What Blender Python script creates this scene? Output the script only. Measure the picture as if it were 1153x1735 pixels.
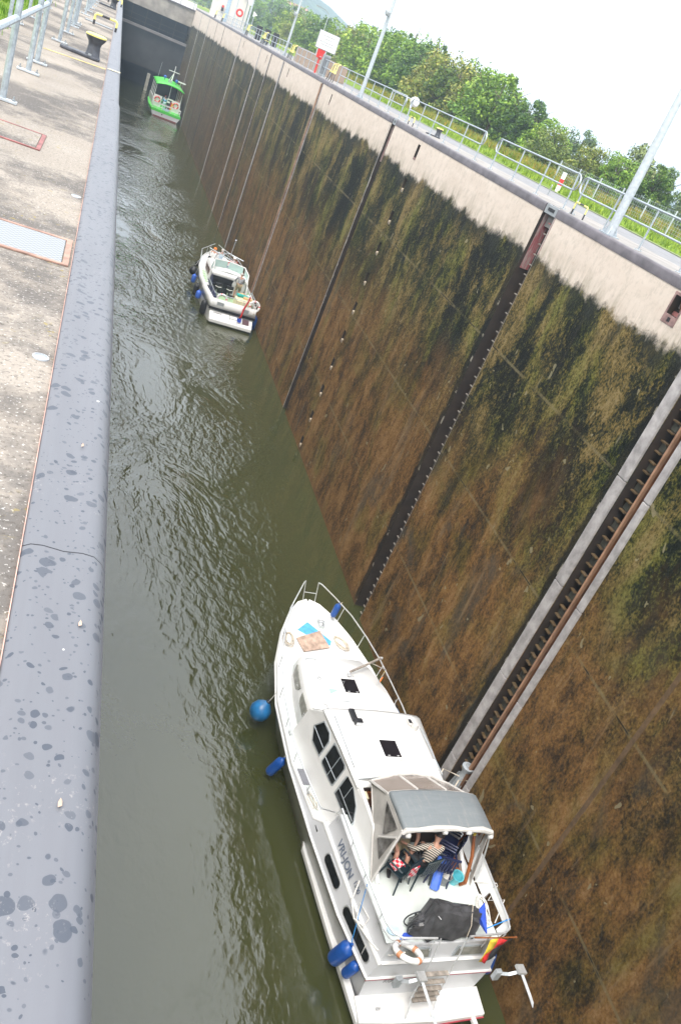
import bpy, bmesh, math, random
from mathutils import Vector, Matrix, Euler
random.seed(7)
R = math.radians
C = bpy.context.scene.collection
sc = bpy.context.scene
for o in list(bpy.data.objects): bpy.data.objects.remove(o)

# ------------------------------------------------------------------ camera, sky, sun, exposure
CAMH = 1.12                      # eye height above the quay (quay is z = 0)
WL = CAMH - 15.85                # water level of the emptied chamber
XR = 12.25                       # face of the right chamber wall
cam = bpy.data.cameras.new('camera'); camo = bpy.data.objects.new('camera', cam); C.objects.link(camo)
rows = [[0.90778545, 0.20699923, 0.36479706], [-0.20991379, -0.52876255, 0.8224028], [0.36312777, -0.82314123, -0.43655096]]
m = Matrix([[r[0], -r[1], -r[2]] for r in rows]).to_4x4()
m.translation = (0, 0, CAMH)
camo.matrix_world = m
cam.sensor_fit = 'VERTICAL'; cam.sensor_height = 36; cam.lens = 29.735
cam.clip_start = 0.05; cam.clip_end = 5000
sc.camera = camo
w = bpy.data.worlds.new("World"); sc.world = w; w.use_nodes = True
nt = w.node_tree; bg = nt.nodes['Background']
sky = nt.nodes.new('ShaderNodeTexSky'); sky.sky_type = 'NISHITA'; sky.sun_disc = False
SUN_EL, SUN_AZ = 60, -135          # azimuth measured from +Y (down the lock) towards +X
sky.sun_elevation = R(SUN_EL); sky.sun_rotation = R(SUN_AZ); sky.dust_density = 4.0; sky.air_density = 1.0
tc_ = nt.nodes.new('ShaderNodeTexCoord'); cn = nt.nodes.new('ShaderNodeTexNoise'); cn.inputs['Scale'].default_value = 2.2; cn.inputs['Detail'].default_value = 5   # bright thin overcast over the blue
nt.links.new(tc_.outputs['Generated'], cn.inputs['Vector']); cr = nt.nodes.new('ShaderNodeMapRange'); cr.inputs[1].default_value = .35; cr.inputs[2].default_value = .6; cr.inputs[3].default_value = .62; cr.inputs[4].default_value = .92
nt.links.new(cn.outputs['Fac'], cr.inputs[0]); mx = nt.nodes.new('ShaderNodeMix'); mx.data_type = 'RGBA'; nt.links.new(cr.outputs[0], mx.inputs[0]); nt.links.new(sky.outputs[0], mx.inputs[6]); mx.inputs[7].default_value = (4.9, 5.0, 5.1, 1)
nt.links.new(mx.outputs[2], bg.inputs[0]); bg.inputs[1].default_value = 0.15
sl = bpy.data.lights.new('sun', 'SUN'); sl.energy = 1.1; sl.angle = R(30); sl.color = (1, .95, .88)
so = bpy.data.objects.new('sun', sl); C.objects.link(so)
so.rotation_euler = Vector((-math.sin(R(SUN_AZ))*math.cos(R(SUN_EL)), -math.cos(R(SUN_AZ))*math.cos(R(SUN_EL)), -math.sin(R(SUN_EL)))).to_track_quat('-Z', 'Y').to_euler()
sc.view_settings.view_transform = 'Standard'; sc.view_settings.look = 'None'; sc.view_settings.exposure = 1.85
sc.render.resolution_x = 680; sc.render.resolution_y = 1024
sc.cycles.max_bounces = 6; sc.cycles.transparent_max_bounces = 12; sc.cycles.caustics_reflective = False

# ------------------------------------------------------------------ node helpers
class NT:
    def __init__(s, name, rough=.6, metal=0, spec=None):
        s.m = bpy.data.materials.new(name); s.m.use_nodes = True
        s.t = s.m.node_tree; s.b = s.t.nodes['Principled BSDF']
        s.b.inputs['Roughness'].default_value = rough; s.b.inputs['Metallic'].default_value = metal
        if spec is not None: s.b.inputs['Specular IOR Level'].default_value = spec
        s.tc = s.t.nodes.new('ShaderNodeTexCoord').outputs['Object']
    def n(s, t, **k):
        x = s.t.nodes.new(t)
        for a, b in k.items(): setattr(x, a, b)
        return x
    def l(s, a, b): s.t.links.new(a, b)
    def val(s, x, inp):
        if isinstance(x, (int, float)): inp.default_value = x
        elif isinstance(x, tuple): inp.default_value = (*x, 1) if len(x) == 3 else x
        else: s.l(x, inp)
    def scale(s, v, src=None):
        x = s.n('ShaderNodeMapping'); x.inputs['Scale'].default_value = v; s.l(src or s.tc, x.inputs[0]); return x.outputs[0]
    def noise(s, sc_, v=(1, 1, 1), det=4, rough=.55, dist=0, off=None):
        x = s.n('ShaderNodeTexNoise'); x.inputs['Scale'].default_value = sc_; x.inputs['Detail'].default_value = det
        x.inputs['Roughness'].default_value = rough; x.inputs['Distortion'].default_value = dist
        mp = s.n('ShaderNodeMapping'); mp.inputs['Scale'].default_value = v
        if off: mp.inputs['Location'].default_value = off
        s.l(s.tc, mp.inputs[0]); s.l(mp.outputs[0], x.inputs['Vector']); return x.outputs['Fac']
    def vor(s, sc_, v=(1, 1, 1), feat='F1', rnd=1):
        x = s.n('ShaderNodeTexVoronoi', feature=feat); x.inputs['Scale'].default_value = sc_; x.inputs['Randomness'].default_value = rnd
        s.l(s.scale(v), x.inputs['Vector']); return x.outputs
    def ramp(s, f, stops, interp='LINEAR'):
        x = s.n('ShaderNodeValToRGB'); x.color_ramp.interpolation = interp; e = x.color_ramp.elements
        while len(e) < len(stops): e.new(.5)
        for q, (p, c) in zip(e, stops):
            q.position = p; q.color = (c, c, c, 1) if isinstance(c, (int, float)) else (*c, 1)
        s.l(f, x.inputs[0]); return x.outputs[0]
    def mix(s, f, a, b, mode='MIX'):
        x = s.n('ShaderNodeMix', data_type='RGBA', blend_type=mode); s.val(f, x.inputs[0]); s.val(a, x.inputs[6]); s.val(b, x.inputs[7]); return x.outputs[2]
    def math(s, op, a, b=0, c=None, clamp=False):
        x = s.n('ShaderNodeMath', operation=op, use_clamp=clamp); s.val(a, x.inputs[0]); s.val(b, x.inputs[1])
        if c is not None: s.val(c, x.inputs[2])
        return x.outputs[0]
    def sstep(s, x_, a, b):
        x = s.n('ShaderNodeMapRange', interpolation_type='SMOOTHSTEP'); s.val(x_, x.inputs[0]); x.inputs[1].default_value = a; x.inputs[2].default_value = b; return x.outputs[0]
    def xyz(s):
        x = s.n('ShaderNodeSeparateXYZ'); s.l(s.tc, x.inputs[0]); return x.outputs
    def col(s, c): s.val(c, s.b.inputs['Base Color']); return s
    def bump(s, h, st=.3, d=.02):
        x = s.n('ShaderNodeBump'); x.inputs['Strength'].default_value = st; x.inputs['Distance'].default_value = d; s.l(h, x.inputs['Height']); s.l(x.outputs[0], s.b.inputs['Normal']); return s

def plain(name, c, rough=.6, metal=0, var=.12, ns=6, spec=None, bmp=0):
    t = NT(name, rough, metal, spec)
    f = t.noise(ns, det=5)
    d = tuple(x*(1-var*1.6) for x in c); e = tuple(min(1, x*(1+var)) for x in c)
    t.col(t.ramp(f, [(.3, d), (.7, e)]))
    if bmp: t.bump(t.noise(ns*8, det=3), bmp, .01)
    return t.m

# ------------------------------------------------------------------ mesh builder
class MB:
    def __init__(s): s.v = []; s.f = []; s.x = Matrix()
    def add(s, vs, fs):
        b = len(s.v); s.v += [tuple(s.x @ Vector(p)) for p in vs]; s.f += [tuple(b+i for i in f) for f in fs]; return s
    def box(s, x0, x1, y0, y1, z0, z1):
        return s.add([(x, y, z) for x in (x0, x1) for y in (y0, y1) for z in (z0, z1)],
                     [(0, 1, 3, 2), (4, 6, 7, 5), (0, 4, 5, 1), (2, 3, 7, 6), (0, 2, 6, 4), (1, 5, 7, 3)])
    def obox(s, c, d, rot=(0, 0, 0)):
        M = Matrix.Translation(c) @ Euler(rot).to_matrix().to_4x4()
        v = [M @ Vector((x*d[0]/2, y*d[1]/2, z*d[2]/2)) for x in (-1, 1) for y in (-1, 1) for z in (-1, 1)]
        return s.add(v, [(0, 1, 3, 2), (4, 6, 7, 5), (0, 4, 5, 1), (2, 3, 7, 6), (0, 2, 6, 4), (1, 5, 7, 3)])
    def loft(s, rings, closed=True, caps=True):
        n = len(rings[0]); vs = [p for r in rings for p in r]; fs = []
        for i in range(len(rings)-1):
            for j in range(n if closed else n-1):
                a = i*n+j; b = i*n+(j+1) % n; fs.append((a, b, b+n, a+n))
        if caps and closed: fs += [tuple(range(n-1, -1, -1)), tuple((len(rings)-1)*n+j for j in range(n))]
        return s.add(vs, fs)
    def tube(s, pts, r, n=8, closed=False):
        P = [Vector(p) for p in pts]; rings = []; N = len(P); up = Vector((0, 0, 1)); u = None
        rr = r if isinstance(r, (list, tuple)) else [r]*N
        for i in range(N):
            if closed: d = (P[(i+1) % N]-P[i-1])
            else: d = (P[min(i+1, N-1)]-P[max(i-1, 0)])
            d.normalize()
            if u is None: u = d.cross(up) if abs(d.dot(up)) < .95 else d.cross(Vector((1, 0, 0)))
            u = (u - d*u.dot(d)).normalized(); v = d.cross(u)
            rings.append([P[i]+(u*math.cos(2*math.pi*k/n)+v*math.sin(2*math.pi*k/n))*rr[i] for k in range(n)])
        if closed: rings.append(rings[0]); return s.loft(rings, caps=False)
        return s.loft(rings)
    def lathe(s, prof, c=(0, 0, 0), n=20, ax='z', rot=None):
        M = Matrix.Translation(c)
        if ax == 'x': M = M @ Euler((0, R(90), 0)).to_matrix().to_4x4()
        if ax == 'y': M = M @ Euler((R(-90), 0, 0)).to_matrix().to_4x4()
        if rot: M = Matrix.Translation(c) @ Euler(rot).to_matrix().to_4x4()
        rings = [[M @ Vector((max(r, 1e-4)*math.cos(2*math.pi*k/n), max(r, 1e-4)*math.sin(2*math.pi*k/n), z)) for k in range(n)] for r, z in prof]
        return s.loft(rings)
    def prism(s, poly, axis, a, b):      # poly in the two other axes
        def P(p, t): return {'x': (t, p[0], p[1]), 'y': (p[0], t, p[1]), 'z': (p[0], p[1], t)}[axis]
        return s.loft([[P(p, a) for p in poly], [P(p, b) for p in poly]])
    def slab(s, quad, t):                # thick sheet from a planar polygon
        q = [Vector(p) for p in quad]; n = (q[1]-q[0]).cross(q[2]-q[0]).normalized()*t
        return s.loft([q, [p+n for p in q]])
    def build(s, name, mat, parent=None, smooth=False, bevel=0, solid=0):
        me = bpy.data.meshes.new(name); me.from_pydata(s.v, [], s.f); me.validate()
        b = bmesh.new(); b.from_mesh(me); bmesh.ops.remove_doubles(b, verts=b.verts, dist=1e-5); bmesh.ops.recalc_face_normals(b, faces=b.faces); b.to_mesh(me); b.free()
        if mat: me.materials.append(mat)
        o = bpy.data.objects.new(name, me); C.objects.link(o)
        if parent: o.parent = parent
        if smooth:
            me.shade_smooth(); me.set_sharp_from_angle(angle=R(smooth if smooth is not True else 40))
        if solid:
            q = o.modifiers.new('solid', 'SOLIDIFY'); q.thickness = solid; q.offset = 0
        if bevel:
            q = o.modifiers.new('bevel', 'BEVEL'); q.width = bevel; q.segments = 2; q.limit_method = 'ANGLE'; q.angle_limit = R(35)
        return o
def thing(name, label, cat, loc=(0, 0, 0), rz=0, group=None):
    o = bpy.data.objects.new(name, None); C.objects.link(o); o.location = loc; o.rotation_euler = (0, 0, rz)
    return tag(o, label, cat, group)
def tag(o, label, cat, group=None):
    o['label'] = label; o['category'] = cat
    if group: o['group'] = group
    return o
def struct(o, kind='structure'): o['kind'] = kind; return o
def dup(root, loc, label, rz=None, group=None):
    r = root.copy(); C.objects.link(r); r.location = loc; r['label'] = label
    if rz is not None: r.rotation_euler = (0, 0, rz)
    if group: r['group'] = group
    for ch in list(root.children):
        c = ch.copy(); C.objects.link(c); c.parent = r
        for g in ch.children:
            d = g.copy(); C.objects.link(d); d.parent = c
    return r
def hang(o, parent):                     # put a world-placed object under a boat's frame without parenting (top-level things on boats)
    o.matrix_world = parent @ o.matrix_basis; return o
def text_mesh(name, s, size, M, mat, parent, ext=.002):
    cu = bpy.data.curves.new(name, 'FONT'); cu.body = s; cu.size = size; cu.extrude = ext; cu.offset = size*.022
    t = bpy.data.objects.new(name+'_tmp', cu); C.objects.link(t)
    dg = bpy.context.evaluated_depsgraph_get(); me = bpy.data.meshes.new_from_object(t.evaluated_get(dg)); bpy.data.objects.remove(t)
    me.materials.clear(); me.materials.append(mat); me.transform(M)
    o = bpy.data.objects.new(name, me); C.objects.link(o); o.parent = parent; return o
def arc(c, r, a0, a1, n, plane='yz'):
    out = []
    for i in range(n+1):
        a = R(a0+(a1-a0)*i/n); p, q = r*math.cos(a), r*math.sin(a)
        out.append({'yz': (c[0], c[1]+p, c[2]+q), 'xz': (c[0]+p, c[1], c[2]+q), 'xy': (c[0]+p, c[1]+q, c[2])}[plane])
    return out

# ------------------------------------------------------------------ materials
def mat_wall():
    t = NT('wet_mossy_concrete', .75, spec=.12); x, y, z = t.xyz()
    pale = t.mix(t.noise(1.2, (1, .6, 2)), (.50, .42, .345), (.68, .60, .52))
    pale = t.mix(t.ramp(t.noise(6, (1, 1, .7), 6, .7), [(.36, .5), (.5, 0)]), pale, (.40, .35, .29))
    pale = t.mix(t.ramp(t.noise(14, (1, 1, .5), 4, .6), [(.6, 0), (.75, .6)]), pale, (.44, .33, .26))
    # algae: black-green, olive, ochre in blotches and runs
    big = t.noise(.55, (1, 1, .55), 5, .6, .6)
    run = t.noise(1.6, (1, 1, .42), 6, .72, .8)
    gran = t.noise(15, (1, 1, .8), 5, .8)
    cell = t.noise(5.5, (1, 1, .6), 6, .7, .5)
    s = .51
    vg = t.vor(26, (1, 1, .8)); vs = t.n('ShaderNodeSeparateXYZ'); t.l(vg['Color'], vs.inputs[0])
    for nz, k in ((big, 1.1), (run, .65), (cell, .5), (gran, .95), (vs.outputs[0], .11)): s = t.math('ADD', s, t.math('MULTIPLY', t.math('SUBTRACT', nz, .5), k))
    alg = t.ramp(s, [(.40, (.005, .006, .004)), (.455, (.014, .016, .008)), (.50, (.040, .040, .012)), (.55, (.085, .064, .017)), (.61, (.140, .098, .028)), (.74, (.23, .17, .07))])
    hue = t.noise(.8, (1, 1, .5), 3, .5, .5, (3, 7, 1))
    alg = t.mix(t.ramp(hue, [(.46, 0), (.64, .6)]), alg, t.mix(1, alg, (.62, 1.05, .42), 'MULTIPLY'))
    s2 = t.math('ADD', t.math('MULTIPLY', t.noise(.9, (1, 1, .35), 5, .6, .6, (9, 2, 4)), .55), t.math('MULTIPLY', t.noise(4, (1, 1, .3), 6, .65, .3), .3))
    s2 = t.math('ADD', s2, t.math('MULTIPLY_ADD', gran, .62, -.21))
    s2 = t.math('ADD', s2, t.math('MULTIPLY', t.math('SUBTRACT', t.noise(2.1, (1, 1, .8), 6, .75, .6, (6, 1, 7)), .5), .55))
    rust = t.ramp(s2, [(.36, (.018, .012, .006)), (.44, (.062, .034, .011)), (.515, (.135, .070, .020)), (.59, (.205, .108, .033)), (.72, (.29, .175, .075))])
    gp = t.ramp(t.noise(.42, (1, 1, .7), 4, .6, .5, (4, 9, 2)), [(.50, 0), (.62, .75)]); rust = t.mix(gp, rust, t.mix(1, rust, (.62, .92, .62), 'MULTIPLY'))
    gy = t.ramp(t.noise(.6, (1, 1, .5), 4, .6, .8, (14, 3, 2)), [(.56, 0), (.66, .55)]); rust = t.mix(gy, rust, (.060, .058, .045))
    st = t.ramp(t.noise(2.4, (1, 1, .10), 5, .7, .4, (1, 14, 2)), [(.58, 0), (.70, .5)]); rust = t.mix(st, rust, (.26, .18, .10))
    zz = t.math('ADD', z, t.math('MULTIPLY', t.math('SUBTRACT', t.noise(.35, (1, 1, .6), 4, .6, 0, (1, 1, 5)), .5), 7.5))
    zz = t.math('ADD', zz, t.math('MULTIPLY', t.math('SUBTRACT', run, .5), 3))
    f = t.sstep(zz, -4.5, -9.5)
    c = t.mix(f, alg, rust)
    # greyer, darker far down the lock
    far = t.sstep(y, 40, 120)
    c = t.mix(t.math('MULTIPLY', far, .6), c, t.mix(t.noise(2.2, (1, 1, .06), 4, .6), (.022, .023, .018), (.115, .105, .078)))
    # pale scars, lime runs and lift joints
    scar = t.ramp(t.noise(1.9, (1, 1, .16), 4, .7, .8, (5, 5, 5)), [(.655, 0), (.72, .7)])
    c = t.mix(scar, c, (.23, .20, .12))
    chip = t.ramp(t.noise(3.4, (1, 1, .8), 2, .4, .5, (2, 8, 3)), [(.735, 0), (.745, .8)])
    c = t.mix(chip, c, (.25, .22, .13))
    for zj in (-4.15, -7.8, -11.5):
        d = t.math('ABSOLUTE', t.math('SUBTRACT', z, zj + .001), 0)
        jm = t.math('MULTIPLY', t.sstep(d, .06, .015), t.ramp(t.noise(.9, (1, 1, 1), 3, .6, 0, (zj, 0, 0)), [(.42, .12), (.55, .6)]))
        c = t.mix(jm, c, (.20, .165, .085))
        jd = t.math('MULTIPLY', t.sstep(d, .03, .008), t.ramp(t.noise(.7, (1, 1, 1), 3, .6, 0, (zj, 4, 0)), [(.58, 0), (.62, .9)]))
        c = t.mix(jd, c, (.012, .011, .008))
    # black growth and lime crust beside the shafts
    for ya, yb in ((23.12, 23.5), (14.5, 14.86), (39.7, 39.95)):
        yw = t.math('ADD', y, t.math('MULTIPLY', t.math('SUBTRACT', t.noise(2.2, (1, 1, .7), 4, .7, 0, (ya, 0, 0)), .5), .35))
        bm = t.math('MULTIPLY', t.sstep(yw, yb, yb-.12), t.math('GREATER_THAN', y, ya)); c = t.mix(t.math('MULTIPLY', bm, .85), c, (.006, .006, .005))
        wm = t.math('MULTIPLY', t.math('MULTIPLY', t.math('GREATER_THAN', y, ya), t.math('LESS_THAN', y, ya+.13)), t.ramp(t.noise(1.5, (1, .3, 1), 4, .7, 0, (ya, 7, 0)), [(.56, 0), (.60, .8)])); c = t.mix(wm, c, (.34, .31, .25))
    for yj in (18.7, 30.9, 47.2, 63.3):                     # vertical pour joints
        dj = t.math('ABSOLUTE', t.math('SUBTRACT', y, yj), 0); c = t.mix(t.math('MULTIPLY', t.sstep(dj, .05, .01), .5), c, (.03, .026, .018))
    # stain line
    zb = t.math('ADD', -1.28, t.math('MULTIPLY', y, -.0085))
    e = t.math('ADD', t.math('MULTIPLY', t.math('SUBTRACT', t.noise(.7, (1, 1, .5), 5, .6), .5), 1.1), t.math('MULTIPLY', t.math('SUBTRACT', t.noise(6, (1, 1, .8), 5, .75), .5), .5))
    dz = t.math('SUBTRACT', t.math('ADD', z, e), zb)
    top = t.sstep(dz, -.10, .16)
    drk = t.math('MULTIPLY', t.sstep(dz, -.9, -.12), t.ramp(t.noise(1.3, (1, 1, .7), 4, .6, 0, (3, 3, 3)), [(.4, 0), (.55, .8)]))
    c = t.mix(drk, c, (.020, .022, .015))
    smear = t.math('MULTIPLY', t.sstep(dz, .75, .0), t.ramp(t.noise(3, (1, 1, .2), 4, .7), [(.42, .0), (.62, .55)]))
    pale = t.mix(smear, pale, (.20, .18, .12))
    c = t.mix(top, c, pale)
    wet = t.math('MULTIPLY', t.sstep(z, WL+.35, WL+.06), t.math('SUBTRACT', 1, t.math('MULTIPLY', far, .3)))
    c = t.mix(t.math('MULTIPLY', wet, .5), c, (.16, .085, .03))
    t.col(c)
    t.l(t.math('MULTIPLY_ADD', top, .2, .62), t.b.inputs['Roughness'])
    h = t.math('ADD', t.math('MULTIPLY', gran, .6), t.math('MULTIPLY', cell, 1.2))
    h = t.math('MULTIPLY', h, t.math('SUBTRACT', 1.05, top))
    t.bump(h, .9, .06)
    return t.m
def mat_quay():
    t = NT('weathered_quay_concrete', .85, spec=.2); x, y, z = t.xyz()
    a = t.mix(t.noise(2.5, (1, 1, 1), 5, .65), (.235, .20, .162), (.35, .318, .28))
    blot = t.math('ADD', t.math('MULTIPLY', t.noise(.9, (1, 1, 1), 3, .5, .3), .7), t.math('MULTIPLY', t.noise(9, (1, 1, 1), 5, .7), .32))
    a = t.mix(t.ramp(blot, [(.47, 0), (.575, .85)]), a, (.10, .093, .088))
    a = t.mix(t.ramp(t.noise(60, det=4, rough=.7), [(.36, .7), (.47, 0)]), a, (.08, .07, .06))
    a = t.mix(t.ramp(t.noise(90, det=2, off=(5, 5, 5)), [(.62, 0), (.68, .7)]), a, (.5, .48, .45))
    li = t.math('MULTIPLY', t.ramp(t.noise(24, det=4, rough=.7, off=(2, 3, 1)), [(.60, 0), (.66, .8)]), t.ramp(t.noise(1.7, det=2, off=(8, 3, 1)), [(.5, 0), (.6, 1)]))
    a = t.mix(li, a, (.27, .21, .05))
    t.col(a); t.bump(t.noise(70, det=5, rough=.7), .5, .008); return t.m
def mat_coping():
    t = NT('worn_blue_grey_steel', .47, .25, .5)
    b = t.mix(t.noise(5, (1.5, .25, 1), 3, .5), (.128, .132, .146), (.168, .173, .190))
    b = t.mix(t.ramp(t.noise(30, (2, .12, 1), 3, .6), [(.35, .25), (.6, 0)]), b, (.13, .13, .145))
    def spots(sc_, r0, r1, off, thr):
        mp = t.n('ShaderNodeMapping'); mp.inputs['Location'].default_value = off; t.l(t.tc, mp.inputs[0])
        dn = t.n('ShaderNodeTexNoise'); dn.inputs['Scale'].default_value = 22; t.l(mp.outputs[0], dn.inputs['Vector'])
        ad = t.n('ShaderNodeVectorMath', operation='MULTIPLY_ADD'); t.l(dn.outputs['Color'], ad.inputs[0]); ad.inputs[1].default_value = (.022, .022, .022); t.l(mp.outputs[0], ad.inputs[2])
        v = t.n('ShaderNodeTexVoronoi'); v.inputs['Scale'].default_value = sc_; t.l(ad.outputs[0], v.inputs['Vector'])
        sp = t.n('ShaderNodeSeparateXYZ'); t.l(v.outputs['Color'], sp.inputs[0])
        rad = t.math('MULTIPLY_ADD', sp.outputs[0], r1-r0, r0)
        on = t.math('GREATER_THAN', sp.outputs[1], thr)
        d = t.math('SUBTRACT', rad, v.outputs['Distance'])
        return t.math('MULTIPLY', t.sstep(d, 0, .035), on), sp.outputs[2]
    for sc_, r0, r1, off, thr in ((24, .10, .44, (0, 0, 0), .38), (43, .12, .40, (3, 1, 2), .45), (90, .15, .35, (7, 1, 2), .72)):
        msk, rnd = spots(sc_, r0, r1, off, thr)
        b = t.mix(t.math('MULTIPLY', msk, t.math('MULTIPLY_ADD', rnd, .45, .5)), b, (.052, .062, .082))
    msk, rnd = spots(13, .03, .085, (9, 4, 4), .72)
    b = t.mix(msk, b, (.75, .72, .68))
    sc2 = t.math('MULTIPLY', t.ramp(t.noise(75, (1, .8, 1), 4, .8), [(.58, 0), (.66, .5)]), t.ramp(t.noise(3.3, (1, 1, 1), 3, .6, 0, (4, 4, 4)), [(.60, 0), (.68, 1)]))
    b = t.mix(sc2, b, (.36, .33, .31))
    t.col(b); t.bump(t.noise(14, (1, .4, 1), 3), .06, .01); return t.m
def mat_water():
    t = NT('canal_water', .03, spec=1.0); x, y, z = t.xyz(); t.b.inputs['IOR'].default_value = 1.5
    t.col(t.mix(t.noise(.09, (1, 1, 1), 3, .5, .6), (.034, .040, .013), (.050, .053, .018)))
    # patches of turbulence down the middle of the chamber
    act = t.ramp(t.noise(.13, (1.6, 1, 1), 5, .65, .8, (2, 5, 0)), [(.38, .10), (.64, 1.15)])
    near = t.sstep(y, 12, 34); edge = t.sstep(x, 12.2, 8.2)
    amp = t.math('MULTIPLY', t.math('MULTIPLY', act, edge), t.math('MULTIPLY_ADD', near, .88, .10))
    amp = t.math('ADD', amp, .018)
    w1 = t.noise(2.7, (1.25, .7, 1), 2, .4, .5)
    w2 = t.noise(7.5, (1.2, .7, 1), 3, .55, .5, (3, 1, 0))
    w3 = t.noise(.45, (1, 1, 1), 2, .4, .5, (1, 2, 0))
    h = t.math('ADD', t.math('MULTIPLY', w1, 1.0), t.math('MULTIPLY', w2, .36))
    h = t.math('MULTIPLY', h, amp)
    h = t.math('ADD', h, t.math('MULTIPLY', w3, .10))
    t.bump(h, 1.0, .12); return t.m
def mat_leaf(name, c1, c2, c3):
    t = NT(name, .55, spec=.25)
    g = t.n('ShaderNodeNewGeometry'); r = g.outputs['Random Per Island']
    a = t.ramp(r, [(0, c1), (.5, c2), (1, c3)])
    oi = t.n('ShaderNodeObjectInfo'); tw = t.ramp(oi.outputs['Random'], [(0, (.72, .80, .66)), (.35, (1.08, 1.08, .78)), (.65, (.80, .95, .90)), (1, (1.2, 1.02, .72))])
    big = t.ramp(t.noise(.9, det=2), [(.35, (.62, .68, .62)), (.65, (1.12, 1.1, 1))])
    t.col(t.mix(1, t.mix(1, a, tw, 'MULTIPLY'), big, 'MULTIPLY'))
    t.b.inputs['Transmission Weight'].default_value = 0
    return t.m
M_ = {}
M_['wall'] = mat_wall(); M_['quay'] = mat_quay(); M_['coping'] = mat_coping(); M_['water'] = mat_water()
M_['dark_coping'] = plain('dark_edge_steel', (.135, .12, .13), .5, .2, .25, 2.5)
M_['galv'] = plain('galvanised_steel', (.42, .47, .51), .42, .55, .18, 30)
M_['galv2'] = plain('pale_galvanised_steel', (.50, .54, .57), .45, .4, .1, 12)
M_['steel'] = plain('stainless_steel', (.72, .73, .74), .34, .55, .1, 10)
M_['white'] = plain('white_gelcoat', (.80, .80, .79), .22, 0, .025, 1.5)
M_['white_shade'] = plain('shaded_grey_white_gelcoat', (.62, .63, .65), .28, 0, .05, 1.2)  # yacht white with its shade painted in; also the passenger boat's grey-white hull
M_['offwhite'] = plain('offwhite_nonslip_deck', (.66, .71, .68), .6, 0, .04, 3)
M_['greydeck'] = plain('grey_locker_lid', (.22, .22, .24), .5)
M_['rubber'] = plain('black_rubber', (.02, .02, .022), .5)
M_['blue'] = plain('blue_fender_vinyl', (.012, .085, .36), .32, 0, .15, 5)
M_['blue2'] = plain('pale_blue_fender_vinyl', (.02, .16, .38), .32, 0, .2, 5)
M_['black'] = plain('dark_plastic', (.018, .018, .022), .35)
M_['glass'] = plain('dark_window_glass', (.012, .013, .016), .06, 0, .2, 3, .8)
M_['hatchglass'] = plain('smoked_acrylic', (.012, .010, .014), .12, 0, .3, 4, .6)
M_['curtain'] = plain('grey_net_curtain_glass', (.27, .27, .24), .25, 0, .2, 6)
M_['canvas'] = plain('pale_grey_canvas', (.60, .58, .55), .85, 0, .12, 3, bmp=.3)
def _roofcanvas():
    t = NT('slate_grey_canvas_roof', .8); a = t.mix(t.noise(3, (1, 5, 1), 4, .6), (.155, .18, .195), (.225, .245, .255))
    t.col(t.mix(t.ramp(t.noise(2.4, (6, 1, 1), 5, .7), [(.55, 0), (.7, .5)]), a, (.31, .30, .28))); return t.m
M_['roofcanvas'] = _roofcanvas()
M_['rope'] = plain('cream_rope', (.62, .55, .45), .8, 0, .2, 60)
M_['ropewhite'] = plain('white_rope', (.72, .70, .66), .8, 0, .15, 60)
M_['ropeblue'] = plain('blue_rope', (.02, .25, .65), .6)
M_['wood'] = plain('grey_weathered_wood', (.33, .29, .25), .8, 0, .3, 9, bmp=.4)
M_['varnish'] = plain('varnished_wood', (.28, .09, .025), .3, 0, .25, 8)
M_['darkwood'] = plain('dark_cabin_interior', (.045, .02, .012), .5, 0, .3, 5)
M_['tarpblue'] = plain('light_blue_tarpaulin', (.10, .42, .78), .5, 0, .2, 9, bmp=.3)
M_['board'] = plain('worn_brown_board', (.50, .36, .28), .8, 0, .3, 5)
M_['tarpblack'] = plain('dark_grey_plastic_sheet', (.075, .075, .08), .33, 0, .35, 5, bmp=.2)
M_['tarproyal'] = plain('royal_blue_cloth', (.03, .09, .55), .7)
M_['navy'] = plain('navy_plastic', (.012, .018, .07), .35)
M_['dkgreen'] = plain('dark_green_plastic', (.008, .022, .030), .35)
M_['crate'] = plain('bright_blue_plastic', (.05, .15, .62), .4)
M_['bucketblue'] = plain('turquoise_plastic', (.15, .60, .68), .4)
M_['red'] = plain('signal_red_paint', (.72, .035, .03), .5)
M_['redpaint'] = plain('worn_red_paint', (.30, .11, .10), .6, 0, .35, 9)
M_['rustframe'] = plain('pinkish_rusty_frame', (.25, .155, .14), .7, .1, .3, 7)
def _stain():
    t = NT('red_stained_concrete', .8); t.col(t.mix(t.ramp(t.noise(4, (2.5, 2.5, .35), 4, .7), [(.44, 0), (.58, .85)]), (.30, .235, .215), (.27, .05, .06))); return t.m
M_['stain'] = _stain()
M_['orange'] = plain('orange_plastic', (.85, .22, .03), .5)
M_['fadedorange'] = plain('faded_orange_tape', (.62, .27, .14), .7)
M_['yellow'] = plain('pale_yellow_paint', (.80, .72, .22), .55, 0, .15, 10)
M_['black_paint'] = plain('black_paint', (.03, .03, .035), .5)
M_['gold'] = plain('flag_yellow_cloth', (.85, .62, .05), .8)
M_['flagred'] = plain('flag_red_cloth', (.70, .03, .03), .8)
M_['letter'] = plain('grey_blue_lettering', (.16, .19, .25), .5, 0, .05)
M_['letter2'] = plain('light_grey_lettering', (.30, .30, .31), .5, 0, .05)
M_['skin'] = plain('skin', (.50, .27, .19), .6, 0, .08, 10)
M_['hair'] = plain('dark_hair', (.03, .02, .015), .6)
M_['hairgrey'] = plain('grey_hair', (.45, .43, .40), .7)
M_['blackcloth'] = plain('black_cloth', (.02, .02, .024), .8)
M_['greycloth'] = plain('light_grey_cloth', (.34, .35, .38), .85)
M_['khaki'] = plain('khaki_cloth', (.28, .23, .14), .85)
M_['redcloth'] = plain('red_cloth', (.68, .03, .04), .8)
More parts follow.
